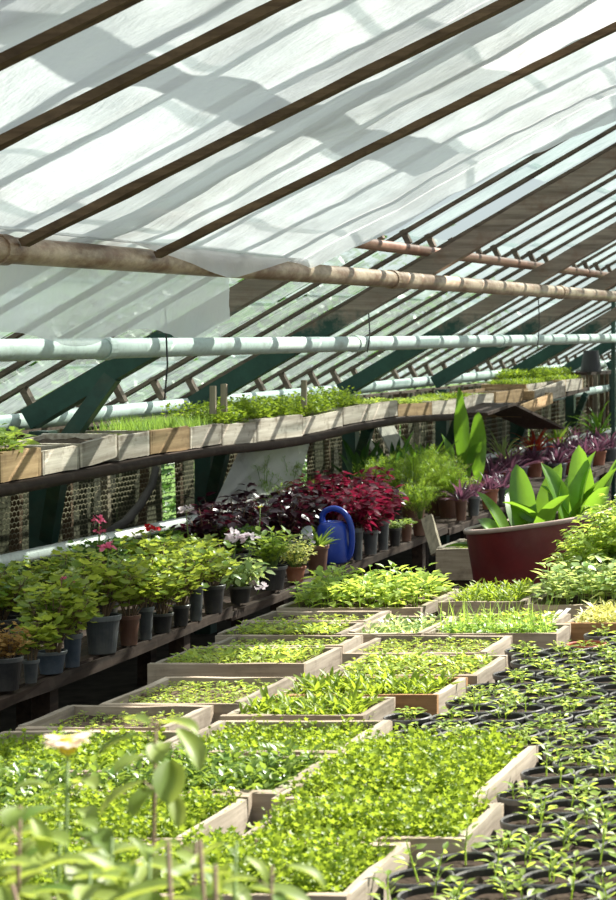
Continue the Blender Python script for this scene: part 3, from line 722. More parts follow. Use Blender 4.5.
for i, row in enumerate(vis):
    for k, (u, v) in enumerate(row):
        f = (v - 3.1) / 3.2
        kind = random.choices(('tall', 'mid', 'small', 'tiny'), (.5, .35, .15, 0) if f < .28 else ((.2, .4, .4, 0) if f < .42 else (.0, .1, .6, .3)))[0]
        row_from = ORD; side = ('first', 'second', 'third', 'fourth', 'fifth', 'sixth', 'seventh', 'eighth')[k]
        if i < 13: where = '%s from tray boards, %s row from bottom edge' % (side, ORD[i])
        else: where = '%s from tray boards, %s row before knotty brown tray' % (side, ORD[nr - 1 - i])
        red = (i == nr - 3 and k == 0); clay = (i == nr - 8 and k == 3)
        colour = 'orange-red' if red else ('brown' if clay else 'black')
        root = thing('nursery_pot', '%s pot of %s, %s' % (colour, desc[kind], where), 'potted seedling', (u, v, TZ), random.uniform(0, 6.28), 'nursery pots beside the trays')
        p = _p.copy(); C.objects.link(p); p.parent = root; q = _r.copy(); C.objects.link(q); q.parent = p
        if red or clay:
            p.data = _p.data.copy(); p.data.materials[0] = M['red_pot' if red else 'brown_pot']; q.data = _r.data.copy(); q.data.materials[0] = M['red_pot' if red else 'rim_brown']; p.scale = (1.05, 1.05, 1.02)
        s = _s.copy(); C.objects.link(s); s.parent = root
        if random.random() > .03:
            g = SEED[kind, random.randrange(4)].copy(); C.objects.link(g); g.parent = root; g.location = (0, 0, PH * .86); g.scale = (1, 1, 1) if kind != 'tall' else (1, 1, random.uniform(.85, 1.15))
for o in protos: bpy.data.objects.remove(o)
# ------------------------------------------------------------------ low bench along the left wall
BZ = .45
def front(v): return -3.15 - .0165 * (v - 6.0)
bench = thing('plant_bench', 'long low dark plank bench of potted plants along the left wall', 'bench', (-3.6, 9, 0))
for a, b in ((5.0, 8.3), (8.3, 11.75), (11.78, 15.0), (15.0, 18.5)):
    mb = MB(); mb.bar((front(a) - .012, a, BZ - .036), (front(b) - .012, b, BZ - .018), .026, .038, seg=14, rough=.003); mb.build('front_board', M['wood_dark'], bench, (-3.6, 9, 0))
for q in range(5):
    mb = MB(); o0 = .035 + .155 * q; mb.bar((front(5) - o0 - .075, 5.0, BZ - .015), (front(18.5) - o0 - .075, 18.5, BZ - .015), .148, .028, seg=10, rough=.002); mb.build('plank', M['wood_dark'], bench, (-3.6, 9, 0))
v = 5.6
while v < 18.5:
    for du in (.06, .66):
        mb = MB(); mb.bar((front(v) - du, v, 0), (front(v) - du, v, BZ - .03), .06, .06, up=(0, 1, 0)); mb.build('leg', M['wood_dark'], bench, (-3.6, 9, 0))
    v += 1.15
for k, (u, v0, v1, z) in enumerate(((-2.9, 7.2, 9.9, .03), (-2.75, 8.2, 11.0, .03))):
    mb = MB(); mb.bar((u, v0, z), (u - .1, v1, z), .16, .028, rough=.002, seg=6); o = mb.build('floor_plank', M['wood_dark'], None, (u, v0, z - .014)); tag(o, ('old plank lying in the dark path nearest the bench', 'old plank lying in the dark path nearest the bed table')[k], 'plank')

def bushy(root, z0, H, R, ns, L, tmpl, size, leaf, stem='stem', pet=.04, wid=1.0, droop=.0, pitch=(-.3, .6), f0=.3, sr=.004):
    a = MB(); b = MB()
    for s in range(ns):
        yw = s * 2.4 + random.uniform(0, .8); rr = R * math.sqrt((s + .5) / ns) * random.uniform(.7, 1.05); h = H * random.uniform(.72, 1.05) * (1 - .35 * (rr / R) ** 2)
        p0 = np.array((.012 * math.cos(yw), .012 * math.sin(yw), z0)); p2 = np.array((rr * math.cos(yw), rr * math.sin(yw), z0 + h)); p1 = (p0 * .5 + p2 * .5) + np.array((0, 0, h * .16))
        t = np.linspace(0, 1, 6)[:, None]; P = (1 - t) ** 2 * p0 + 2 * t * (1 - t) * p1 + t * t * p2
        sticks(b, P[:-1], P[1:], np.linspace(sr, sr * .5, 5), np.linspace(sr * .9, sr * .4, 5))
        f = np.sort(rng.uniform(f0, 1, L)); f[-2:] = 1
        O = np.stack([np.interp(f, t[:, 0], P[:, c]) for c in range(3)], -1)
        yy = np.arange(L) * 2.4 + random.uniform(0, 6); pl = pet * rng.uniform(.5, 1.2, L); el = rng.uniform(.0, .9, L)
        E = O + np.column_stack([np.cos(yy) * np.cos(el), np.sin(yy) * np.cos(el), np.sin(el)]) * pl[:, None]
        if pet > .015: sticks(b, O, E, .0012, .001)
        leaves(a, tmpl, E, yy, rng.uniform(pitch[0], pitch[1], L) - droop, rng.normal(0, .3, L), rng.uniform(size[0], size[1], L), wid)
    o1 = b.build('stem', M[stem], root, smooth=True); o2 = a.build('foliage', M[leaf], root, smooth=True)
    return o1, o2
def flower(root, p, r, mat, n=12, stem_from=None, dz=.12):
    p = np.array(p, float)
    mb = MB(); d = rng.normal(0, 1, (n, 3)); d[:, 2] = np.abs(d[:, 2]); d /= np.linalg.norm(d, axis=1)[:, None]
    leaves(mb, T_ROUND, p + d * r * .8 - np.array((0, 0, 0)), rng.uniform(0, 6.28, n), rng.uniform(-.8, .8, n), rng.normal(0, .6, n), r * .95)
    f = mb.build('flower_head', M[mat], root, smooth=True)
    s = MB(); s.tube([p - np.array((.01, .0, dz)), p - np.array((.002, 0, dz * .4)), p], .0022, 5); s.build('flower_stalk', M['stem'], f, smooth=True)
    return f
def geranium(root, z0, H, R, leaf='geranium', ns=9, L=26, size=(.024, .044)):
    bushy(root, z0, H, R, ns, L, T_ROUND, size, leaf, 'stem_b', .035, pitch=(-.5, .75), f0=.25)
def fern(root, z0, H, R, ns, leaf='fern', needle=.022, dens=60):
    a = MB(); b = MB()
    for s in range(ns):
        yw = s * 2.4 + random.uniform(0, .7); rr = R * math.sqrt((s + .6) / ns); h = H * random.uniform(.75, 1.05) * (1 - .4 * (rr / R) ** 2)
        p0 = np.array((0, 0, z0)); p2 = np.array((rr * math.cos(yw), rr * math.sin(yw), z0 + h)); p1 = np.array((p2[0] * .35, p2[1] * .35, z0 + h * 1.0))
        t = np.linspace(0, 1, 7)[:, None]; P = (1 - t) ** 2 * p0 + 2 * t * (1 - t) * p1 + t * t * p2
        sticks(b, P[:-1], P[1:], .0016, .0012)
        f = rng.uniform(.3, 1, dens); O = np.stack([np.interp(f, t[:, 0], P[:, c]) for c in range(3)], -1) + rng.normal(0, .022, (dens, 3)) * (1.25 - f)[:, None]
        for _ in range(3): leaves(a, T_NEEDLE, O, rng.uniform(0, 6.28, dens), rng.uniform(-.6, .9, dens), 0, rng.uniform(needle * .6, needle * 1.3, dens), 1.3)
    b.build('stem', M['stem'], root, smooth=True); a.build('foliage', M[leaf], root)
def strap(mb, base, yaw, length, width, rise, bend, n=9, wav=0.0, prof='canna', mat=0):
    """one big arching leaf with a channelled blade; rise = start pitch, bend = how far it bows over"""
    V = []; p = np.array(base, float); ds = length / n
    side = np.array((-math.sin(yaw), math.cos(yaw), 0.0)); ph = random.uniform(0, 6)
    for i in range(n + 1):
        t = i / n; pt = rise - bend * t * t
        w = width * (math.sin(PI * min(1, (t * .92 + .04)) ** 1.0) ** .75 if prof == 'canna' else (1 - t ** 2.2) * .9 + .1)
        if prof == 'petiole': w = width * (.10 if t < .35 else max(.0, math.sin(PI * ((t - .35) / .65 * .95 + .04))) ** .7)
        if i == n: w = width * .03
        up = np.array((-math.sin(pt) * math.cos(yaw), -math.sin(pt) * math.sin(yaw), math.cos(pt)))
        q = wav * math.sin(ph + t * 9)
        V += [p + side * w * .5 + up * (w * .22 + q * w), p + side * w * .25 + up * w * .06, p, p - side * w * .25 + up * w * .06, p - side * w * .5 + up * (w * .22 - q * w)]
        p = p + np.array((math.cos(pt) * math.cos(yaw), math.cos(pt) * math.sin(yaw), math.sin(pt))) * ds
    Q = [(i * 5 + k, i * 5 + k + 1, i * 5 + k + 6, i * 5 + k + 5) for i in range(n) for k in range(4)]
    mb.add(V, Q, mat=mat)
def rosette(root, z0, n, length, width, leaf, rise=(.5, 1.4), bend=(.6, 1.6), prof='strap', name='foliage'):
    mb = MB()
    for k in range(n):
        strap(mb, (.01 * math.cos(k * 2.4), .01 * math.sin(k * 2.4), z0), k * 2.4 + random.uniform(-.3, .3), length * random.uniform(.7, 1.1), width * random.uniform(.8, 1.1), random.uniform(*rise), random.uniform(*bend), prof=prof)
    return mb.build(name, M[leaf], root, smooth=True)

def potted(label, px0, px1, yt, mat, back=.0, cat='potted plant', group=None, zoff=0.0, rmax=None):
    px = (px0 + px1) / 2; v = 3.25 * F / (VX - px)
    for _ in range(4):
        r = abs(px1 - px0) / 2 / F * v; u = front(v) + .010 - r * .85 - back; v = -u * F / (VX - px)
    h = max(.07, EYE - (yt - VY) / F * v - BZ)
    root = thing('potted_plant', label, cat, (u, v, BZ), 0, group)
    pot_parts(root, r, h, mat)
    return root, h, r
G = 'potted plants on the low bench'
root, h, r = potted('black pot with a dried-up brown plant at the left edge of the bench', -8, 21, 657, 'black_pot', group=G)
bushy(root, h * .84, .12, .085, 16, 16, T_ROUND, (.012, .022), 'dry', 'stem_b', .02, pitch=(-.9, .6), f0=.15, sr=.002)
root, h, r = potted('slim dark grey pot squeezed in right of the dried brown plant', 24, 38, 660, 'grey_pot', group=G)
geranium(root, h * .84, .14, .05, ns=4, size=(.03, .05))
root, h, r = potted('wide dark blue-grey pot with a bare crooked stem and tall geranium above', 38, 65, 651, 'blue_grey_pot', group=G)
mb = MB(); mb.tube([(.03, -.02, h * .84), (.05, -.04, h + .03), (.025, -.02, h + .08), (.04, 0, h + .15)], .006, 7); mb.build('bare_stem', M['stem_b'], root, smooth=True)
geranium(root, h * .84, .25, .13, ns=14)
root, h, r = potted('light blue-grey pot with geranium, left of the big scuffed grey pot', 64, 81, 634, 'blue_grey_pot', group=G)
geranium(root, h * .84, .22, .10, ns=9)
flower(root, (-.03, .02, h + .17), .022, 'pink', 11)
root, h, r = potted('big scuffed grey pot of geranium with a pink bloom on top', 86, 119, 615, 'grey_pot', group=G)
geranium(root, h * .84, .24, .14, ns=15)
flower(root, (.03, -.02, h + .235), .026, 'pink', 13)
root, h, r = potted('brown pot of geranium between two grey pots', 119, 139, 615, 'brown_pot', group=G)
geranium(root, h * .84, .22, .11, ns=9)
root, h, r = potted('tall slim grey pot of geranium right of the brown pot', 139, 153, 607, 'grey_pot', group=G)
geranium(root, h * .84, .22, .11, ns=9)
root, h, r = potted('black pot of geranium overhung by broad pale leaves, left of two slim pots', 152, 172, 613, 'black_pot', group=G)
geranium(root, h * .84, .21, .13, ns=11)
root, h, r = potted('slim black pot with geranium leaves hanging over its rim', 173, 189, 605, 'black_pot', group=G)
geranium(root, h * .84, .22, .11, ns=9)
root, h, r = potted('tall slim grey pot of geranium just left of the bare black pot', 189, 203, 585, 'grey_pot', group=G)
geranium(root, h * .84, .17, .10, ns=8)
root, h, r = potted('black pot with its rim left clear of leaves, before the trailing plant', 203, 224, 585, 'black_pot', group=G)
geranium(root, h * .84, .18, .12, ns=7)
root, h, r = potted('low pot of trailing pale-edged leaves and lilac flowers spilling over the bench', 229, 251, 596, 'black_pot', group=G)
bushy(root, h * .84, .13, .14, 16, 11, T_OV, (.03, .05), 'varieg', 'stem', .02, pitch=(-.8, .4), f0=.2)
flower(root, (.10, -.05, h - .0), .022, 'lilac', 12, dz=.03); flower(root, (-.02, 0, h + .20), .034, 'lilac', 20); flower(root, (.03, .03, h + .19), .03, 'lilac', 16)
root, h, r = potted('wide dark pot with a bushy bright green upright plant', 258, 286, 566, 'black_pot', group=G)
bushy(root, h * .84, .17, .12, 18, 12, T_OV2, (.03, .05), 'pepper', 'stem', .012, pitch=(-.2, .9), f0=.2)
flower(root, (-.06, .02, h + .26), .012, 'yellow', 8, dz=.16)
root, h, r = potted('terracotta pot with a yellowish small-leaved plant', 286, 305, 570, 'terra_pot', group=G)
bushy(root, h * .84, .14, .12, 20, 14, T_OV2, (.018, .032), 'pale', 'stem', .012, pitch=(-.4, .8), f0=.2)
root, h, r = potted('dark brown pot with a spiky dark green plant left of the blue watering can', 307, 328, 545, 'brown_pot', group=G)
rosette(root, h * .84, 26, .13, .024, 'mid', (.3, 1.4), (.3, 1.0)); flower(root, (-.03, -.03, h + .02), .03, 'lilac', 12, dz=.03)
def coleus(root, z0, H, R, leaf): bushy(root, z0, H, R, 12, 15, T_OV, (.04, .068), leaf, 'stem_b', .012, 1.1, pitch=(-.5, .6), f0=.15)
for k, (a, b, y) in enumerate(((352, 363, 528), (363, 378, 530), (377, 389, 520))):
    root, h, r = potted('grey pot of magenta-red leaves, %s right of the blue watering can' % ('first', 'second, wider one', 'third and tallest')[k], a, b, y, 'grey_pot', group='pots of magenta foliage')
    coleus(root, h * .84, .20, .12, 'burg')
root, h, r = potted('small dark pot of low pale-green rosettes before the airy ferns', 389, 401, 528, 'black_pot', group=G); bushy(root, h * .84, .05, .06, 12, 9, T_OV2, (.018, .03), 'varieg', 'stem', .008)
root, h, r = potted('small brown pot of low rosettes under the airy ferns', 401, 412, 524, 'brown_pot', group=G); bushy(root, h * .84, .04, .05, 10, 9, T_OV2, (.015, .028), 'pepper', 'stem', .008)
root, h, r = potted('brown pot with a bright airy fern at the end of the front bench boards', 412, 428, 519, 'brown_pot', group=G); fern(root, h * .84, .24, .17, 34)
def rear(label, v, u, r, h, mat, group=G):
    root = thing('potted_plant', label, 'potted plant', (u, v, BZ), random.uniform(0, 6), group); pot_parts(root, r, h, mat); return root
# second and third rows of geraniums
rl = ['first from the left edge', 'behind the wide blue-grey pot', 'behind the big scuffed pot', 'behind the brown pot', 'behind the slim black pot', 'behind the bare black pot', 'behind the trailing plant']
for k, v in enumerate((6.75, 7.1, 7.5, 7.9, 8.3, 8.75, 9.2)):
    root = rear('geranium in the back row of the bench, %s' % rl[k], v, -3.52 - .03 * (k % 2), .07, .13, 'black_pot')
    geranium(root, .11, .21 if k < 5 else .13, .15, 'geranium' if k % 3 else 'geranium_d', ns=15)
    if k == 5: flower(root, (.02, -.02, .36), .03, 'lilac', 16)
wl = ['nearest the left edge', 'under the hooked green post', 'with a lone pink bloom on a tall stalk', 'with a lone scarlet bloom', 'beside the white wall pipe', 'before the hanging white sheet']
for k, v in enumerate((7.2, 7.75, 8.3, 8.8, 9.2, 9.7)):
    root = rear('shaded geranium against the wall, %s' % wl[k], v, -3.82, .065, .12, 'black_pot')
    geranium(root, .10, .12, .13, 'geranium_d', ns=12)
    if k in (2, 3):
        px, py = ((99, 522), (150, 531))[k - 2]; q = Vector(on_u(px, py, -3.78)); root.rotation_euler = (0, 0, 0)
        q = q - Vector(root.location); flower(root, q, .022 if k == 2 else .028, ('pink', 'scarlet')[k - 2], 14, dz=.2)
        if k == 2: flower(root, q + Vector((0, .01, -.045)), .02, 'pink', 10, dz=.1)
# purple and magenta foliage behind the watering can
dl = ['leftmost beside the white sheet', 'second from the white sheet', 'behind the yellowish plant', 'behind the spiky plant', 'third from the white sheet', 'at the wall behind the spiky plant', 'just left of the magenta ones']
for k, (u, v) in enumerate(((-3.62, 9.15), (-3.62, 9.5), (-3.5, 9.75), (-3.55, 10.05), (-3.82, 9.75), (-3.85, 10.2), (-3.62, 10.4))):
    root = rear('nearly black purple-leaved plant on the bench, %s' % dl[k], v, u, .065, .13, 'black_pot', 'dark purple foliage plants'); coleus(root, .11, .25, .16, 'burg_d')
ml = ['directly behind the watering can handle', 'behind the first magenta grey pot', 'behind the tallest grey pot', 'at the wall left of the ferns', 'at the wall above the watering can', 'last before the ferns']
for k, (u, v) in enumerate(((-3.50, 10.45), (-3.52, 10.8), (-3.52, 11.15), (-3.75, 11.2), (-3.78, 10.75), (-3.6, 11.45))):
    root = rear('magenta-red leaved plant in the back row, %s' % ml[k], v, u, .065, .14, 'black_pot', 'magenta foliage plants'); coleus(root, .12, .25, .15, 'burg')
fl = ['leftmost, half behind the magenta leaves', 'largest and brightest', 'second from the strap leaves', 'nearest the strap leaves', 'lowest, hanging over the bench edge']
for k, (u, v, H, R, n) in enumerate(((-3.62, 11.7, .30, .18, 34), (-3.52, 12.0, .32, .22, 46), (-3.5, 12.45, .26, .2, 40), (-3.62, 12.8, .28, .2, 36), (-3.40, 12.35, .16, .18, 36))):
    root = rear('feathery bright green fern in the middle of the bench, %s' % fl[k], v, u, .075, .13, 'brown_pot', 'feathery ferns'); fern(root, .11, H * 1.1, R * 1.1, int(n * 1.3))
for k, (u, v) in enumerate(((-3.88, 10.55), (-3.9, 11.0))):
    root = rear(('thin wispy green plant at the wall behind the purple leaves', 'second thin wispy plant at the wall, right of the first')[k], v, u, .06, .12, 'black_pot'); fern(root, .1, .38, .16, 16, 'chive', .03, 30)
# big strap-leaved plants below the shelf
mb = MB()
root = rear('tall plant with two huge glossy upright leaves reaching the shelf trays', 13.45, -3.62, .08, .14, 'black_pot'); root.rotation_euler = (0, 0, 0)
for dx, dy, yaw, ln, w, rise, bend in ((0, 0, -1.6, .66, .095, 1.52, .15), (.11, .0, -1.3, .50, .11, 1.45, .25), (-.04, 0, 2.9, .36, .07, 1.35, .3), (.0, .02, 1.2, .42, .1, 1.3, .5), (.03, -.02, -.6, .34, .09, 1.2, .5)):
    strap(mb, (dx, dy, .12), yaw, ln, w, rise, bend, prof='canna', wav=.22, n=16)
mb.build('foliage', M['canna'], root, smooth=True)
sl = ['left of the two huge leaves', 'farther left, in shadow', 'leftmost in shadow under the shelf']
for k, (u, v) in enumerate(((-3.78, 13.1), (-3.85, 12.7), (-3.9, 12.2))):
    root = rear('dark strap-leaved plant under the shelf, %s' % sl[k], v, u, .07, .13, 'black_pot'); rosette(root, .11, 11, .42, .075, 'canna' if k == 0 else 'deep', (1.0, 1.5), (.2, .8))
# far section: purple-leaved pots
far = [(455, 467, 499, 'brown_pot', 'brown pot'), (467, 480, 496, 'grey_pot', 'grey pot'), (481, 498, 489, 'terra_pot', 'wide terracotta pot'), (498, 508, 487, 'grey_pot', 'narrow grey pot'), (508, 519, 483, 'terra_pot', 'terracotta pot nearest the tub leaves')]
for a, b, y, m, nm in far:
    root, h, r = potted('%s of purple strap leaves in the far bench section' % nm, a, b, y, m, group='purple-leaved pots on the far bench')
    rosette(root, h * .84, 26, .15, .024, 'purple', (.3, 1.4), (.4, 1.2)); 
q = 0
fo = ['first', 'second', 'third', 'fourth', 'fifth', 'sixth', 'seventh', 'eighth', 'ninth', 'tenth', 'eleventh']
for rr_, (uu, rowname, vs_) in enumerate(((-3.62, 'middle row', np.linspace(12.9 + .4, 18.2, 11)), (-3.85, 'wall row', np.linspace(13.6, 18.4, 9)), (-3.40, 'front row', np.linspace(15.6, 18.2, 6)))):
    for k, v in enumerate(vs_):
        root = rear('purple strap-leaved pot, far bench %s, %s from the huge glossy leaves' % (rowname, fo[k]), float(v), uu - (.05 if v > 15 else 0), .07, .12, 'terra_pot' if (k + rr_) % 2 else 'grey_pot', 'purple-leaved pots on the far bench')
        rosette(root, .1, 24, .20, .030, 'purple', (.3, 1.45), (.4, 1.3))
for lab, px, py, u, leaf, n, ln, w in (('spider plant with arching pale leaves below the far shelf', 503, 432, -3.72, 'varieg', 26, .24, .018), ('red bromeliad above the purple pots', 535, 436, -3.70, 'redlf', 20, .2, .035), ('spiky green plant at the far right of the bench', 598, 432, -3.74, 'canna', 24, .3, .03), ('broad green plant right of the red bromeliad', 558, 437, -3.73, 'mid', 20, .22, .03)):
    x, v, z = on_u(px, py + 18, u)
    root = thing('potted_plant', lab, 'potted plant', (u, v, BZ), 0, G); pot_parts(root, .08, .2, 'black_pot'); rosette(root, .17, n, ln * 1.3, w, leaf, (.5, 1.45), (.6, 1.7))
# blue watering can
wx, wv = 337, 0; wv = 3.33 * F / (VX - wx); wu = front(wv) - .10; wv = -wu * F / (VX - wx)
can = thing('watering_can', 'blue plastic watering can with a big hooped handle on the bench edge', 'watering can', (wu, wv, BZ))
mb = MB(); mb.lathe([(.001, 0), (.058, 0), (.064, .006), (.066, .05), (.062, .12), (.056, .15), (.044, .168), (.030, .172), (.026, .168), (.001, .12)], 28, (-.012, 0, 0), 1.0, 1.25); mb.build('body', M['blue'], can, smooth=True)
mb = MB(); pts = [(-.045, 0, .150), (-.058, 0, .185), (-.045, 0, .214), (-.008, 0, .228), (.032, 0, .214), (.058, 0, .178), (.068, 0, .130), (.068, 0, .080), (.060, 0, .03), (.045, 0, .012)]
t = np.linspace(0, 1, len(pts)); tt = np.linspace(0, 1, 40); P = np.array(pts); P = np.column_stack([np.interp(tt, t, P[:, c]) for c in range(3)]); 
for _ in range(4): P[1:-1] = (P[:-2] + 2 * P[1:-1] + P[2:]) / 4
mb.tube(P, .012, 10); mb.build('handle', M['blue'], can, smooth=True)
mb = MB(); mb.tube([(-.03, -.06, .05), (-.045, -.11, .09), (-.055, -.15, .135)], [.017, .013, .011], 10); sp_ = mb.build('spout', M['blue'], can, smooth=True)
mb = MB(); mb.tube([(-.055, -.15, .135), (-.058, -.165, .148), (-.059, -.168, .151)], [.012, .024, .024], 14); mb.build('sprinkler', M['rose'], sp_, smooth=False)

can.scale = (1.22, 1.22, 1.2); can.location = (-3.30, 9.93, BZ)
# maroon tub and the planter box behind the path
tub = thing('metal_tub', 'maroon painted round metal tub leaning slightly, planted with broad leaves', 'tub', (-1.925, 8.80, 0)); tub.rotation_euler = (0, math.radians(-7.5), 0)
TH = .775
mb = MB(); mb.lathe([(.001, .04), (.292, .04), (.298, .06), (.318, TH - .012), (.318, TH), (.300, TH), (.296, TH - .2)], 56); shell = mb.build('shell', M['maroon'], tub, smooth=True)
mb = MB(); mb.lathe([(.3165, TH - .012), (.326, TH - .010), (.328, TH + .002), (.322, TH + .008), (.305, TH + .008), (.300, TH - .004)], 56); mb.build('rim', M['tub_rim'], shell, smooth=True)
mb = MB(); mb.lathe([(.2995, TH), (.295, TH - .13)], 56); mb.build('inner_wall', M['tub_in'], shell, smooth=True)
mb = MB(); mb.disc(.297, TH - .11, 32, bump=.02); mb.build('soil', M['soil'], tub)
mb = MB()
L_ = [((-.16, -.05), 2.3, .20, .06, .9, .9), ((-.14, .02), 2.9, .24, .075, 1.2, .3), ((-.06, .0), 1.9, .30, .085, 1.35, .25), ((-.02, -.04), -.6, .26, .09, .9, .6), ((.0, .05), 1.1, .30, .10, 1.2, .35), ((.05, -.05), 2.4, .22, .085, .8, .8), ((.08, 0), .2, .28, .09, 1.0, .6), ((.13, .04), 2.6, .30, .085, 1.3, .3), ((.15, -.03), .6, .32, .10, 1.3, .35), ((.19, .05), -.3, .28, .09, 1.15, .5), ((.2, .0), 1.6, .33, .09, 1.45, .2), ((.22, -.05), -.9, .26, .08, 1.0, .7), ((.10, .1), 1.4, .27, .085, 1.2, .5), ((-.1, .1), 2.0, .26, .08, 1.1, .6), ((.24, .08), .3, .3, .09, 1.3, .4), ((.04, .08), -2.6, .24, .085, 1.0, .7), ((-.19, -.02), 3.0, .2, .06, .35, .5), ((.17, .1), 2.9, .25, .08, 1.1, .5)]
for (x, y), yaw, ln, w, rise, bend in L_: strap(mb, (x, y, TH - .12), yaw, ln * 1.3, w * 1.3, rise, bend, prof='canna', n=10)
mb.build('foliage', M['canna'], tub, smooth=True)
for k, (x, y) in enumerate(((-2.50, 9.6), (-2.06, 9.6), (-2.5, 9.95), (-2.06, 9.95))): pass
stand = thing('planter_stand', 'low dark stand under the grey planter box behind the path', 'stand', (-2.45, 9.75, 0))
mb = MB(); mb.box(-2.68, -2.2, 9.52, 9.98, .385, .415); mb.build('top', M['wood_dark'], stand, (-2.45, 9.75, 0))
for x in (-2.64, -2.24):
    for y in (9.56, 9.94):
        mb = MB(); mb.bar((x, y, 0), (x, y, .386), .05, .05, up=(0, 1, 0)); mb.build('leg', M['wood_dark'], stand, (-2.45, 9.75, 0))
tray('grey wooden planter box with low seedlings between the bench and the maroon tub', -2.68, -2.22, 9.5, 9.95, .416, .15, 'sprout', soil_drop=.03, th=.022, cat='planter box', name='planter_box')
mb = MB(); a = on_u(437, 549, -2.70); b = on_u(424, 518, -2.78); mb.bar((-2.70, a[1], a[2] - .02), (-2.78, b[1] + .05, b[2]), .055, .018, up=(0, 1, 0), seg=4, rough=.001)
o = mb.build('board', M['stake'], None, a); tag(o, 'short weathered board leaning on the corner of the grey planter box', 'board')

# ------------------------------------------------------------------ upper shelf
SH = [(6.3, 1.015), (7.56, 1.018), (8.14, 1.028), (8.59, 1.036), (8.94, 1.044), (9.69, 1.046), (10.37, 1.03), (10.91, 1.03), (11.63, 1.056), (12.6, 1.064), (13.75, 1.032), (14.9, 1.03)]
def shz(v): return float(np.interp(v, [p[0] for p in SH], [p[1] for p in SH]))
shelf = thing('wall_shelf', 'sagging plank shelf along the left wall carrying wooden trays', 'shelf', (-3.95, 10, 1.0))
sv = np.linspace(6.3, 14.9, 60)
for k, (u, w) in enumerate(((-3.835, .10), (-3.95, .11), (-4.07, .10))):
    mb = MB(); zz = np.array([shz(v) for v in sv]); zz = np.convolve(np.pad(zz, 2, 'edge'), np.ones(5) / 5, 'valid')
    V = []
    for v, z in zip(sv, zz): V += [(u - w / 2, v, z - .035), (u + w / 2, v, z - .035), (u + w / 2, v, z), (u - w / 2, v, z)]
    Q = [(i * 4 + a, i * 4 + (a + 1) % 4, i * 4 + 4 + (a + 1) % 4, i * 4 + 4 + a) for i in range(len(sv) - 1) for a in range(4)]
    mb.add(V, Q, [(0, 3, 2, 1), (len(V) - 4, len(V) - 3, len(V) - 2, len(V) - 1)]); mb.build('plank', M['wood_dark'], shelf, (-3.95, 10, 1.0))
mb = MB(); mb.tube([(-3.775, v, shz(v) - .024) for v in sv], .023, 8); mb.build('front_rail', M['wood_dark'], shelf, (-3.95, 10, 1.0), smooth=True)
XE = [-45, 0, 42, 80, 118, 150, 190, 222, 257, 303, 343, 368, 398, 432, 457, 473, 494]
MATS = ['wood_tan', 'wood_tan', 'wood_white', 'wood_white', 'wood_white', 'wood_tan', 'wood_white', 'wood_white', 'wood_white', 'wood_white', 'wood_white', 'wood_white', 'wood_tan', 'wood_white', 'wood_white', 'wood_white']  # tan or white per tray stands in for patches of shade and sun
PT = ['tall', 'tall', None, None, 'sparse', 'grass', 'grass', 'bush', 'bush', 'bush', 'bush', 'leafy', 'leafy', 'leafy', 'lance', 'sprout']
SL_ = ['brown wooden tray cut by the left edge of the photo, on the upper shelf', 'brown tray of broad salad leaves at the left end of the shelf', 'short cream tray right of the brown salad tray on the shelf', 'sunlit pale tray tipped up to the right on the shelf, its inside bare', 'cream tray with a tan end under the green strut on the shelf', 'tan tray of fine grassy seedlings on the shelf', 'whitish tray of grassy seedlings before the first stake on the shelf', 'sun-patched tray of bright salad just right of the first stake', 'long grey-white tray of bright salad between the two stakes', 'tray of bushy salad right of the second stake', 'short light tray of salad, second after the second stake', 'light tray of small leaves, third after the second stake', 'tan shadowed tray in the middle of the far shelf', 'long whitish tray above the huge glossy leaves', 'whitish tray of low lance leaves near the far shelf end', 'last whitish tray before the collapsed shelf end']
for k, (xa, xb) in enumerate(zip(XE[:-1], XE[1:])):
    if k == 0: continue
    v0 = v_at(xa, -3.785) + .006; v1 = v_at(xb, -3.785) - .006; w = v1 - v0
    z = max(shz(v0), shz(v1), shz((v0 + v1) / 2)) + .001
    tilt = math.radians(4.0) if k == 3 else math.atan2(shz(v1) - shz(v0), w) * .8
    z = min(shz(v0), shz(v1)) + .006
    t = tray(SL_[k], -4.10, -3.785, v0, v1, z, .10 + (.012 if k in (1, 8) else random.uniform(-.008, .008)), PT[k], th=.018, mx=MATS[k], my=MATS[k], rot=(tilt, 0, 0), group='trays on the upper shelf')
# two more trays on the broken far end, and stacked ones
for lab, xa, xb, yt, yb, u, patch, mx, rx in (
    ('open tan tray on the collapsed far end of the shelf', 496, 528, 390, 406, -3.80, None, 'wood_tan', 0),
    ('long low tray of salad seedlings on top of the far trays', 526, 583, 381, 393, -3.82, 'pale', 'wood_white', 0),
    ('empty tilted tray under the salad trays at the far shelf end', 534, 566, 389, 404, -3.72, None, 'wood_white', .05),
    ('small brown tray slipping off the far shelf end', 521, 553, 403, 414, -3.66, None, 'wood_tan', .06)):
    v0 = v_at(xa, u); v1 = v_at(xb, u); vm = (v0 + v1) / 2; zt = EYE - (yt - VY) / F * vm; zb = EYE - (yb - VY) / F * vm
    tray(lab, u - .36, u, v0, v1, zb, zt - zb, patch, th=.02, mx='wood_tan', my=mx, rot=(rx, 0, 0), group='trays on the far shelf end', pmat='lime' if patch else None)
v0 = v_at(530, -4.0); v1 = v_at(574, -4.0); z = EYE - (377 - VY) / F * ((v0 + v1) / 2)
tray('upper tray of bright salad topping the far stack', -4.32, -4.0, v0, v1, z - .07, .07, 'darkleaf', th=.02, my='wood_tan', group='trays on the far shelf end', pmat='lime')
fs = thing('far_shelf', 'far stretch of wall shelf beyond the collapsed end, holding stacked trays', 'shelf', (-3.98, 17, 1.05))
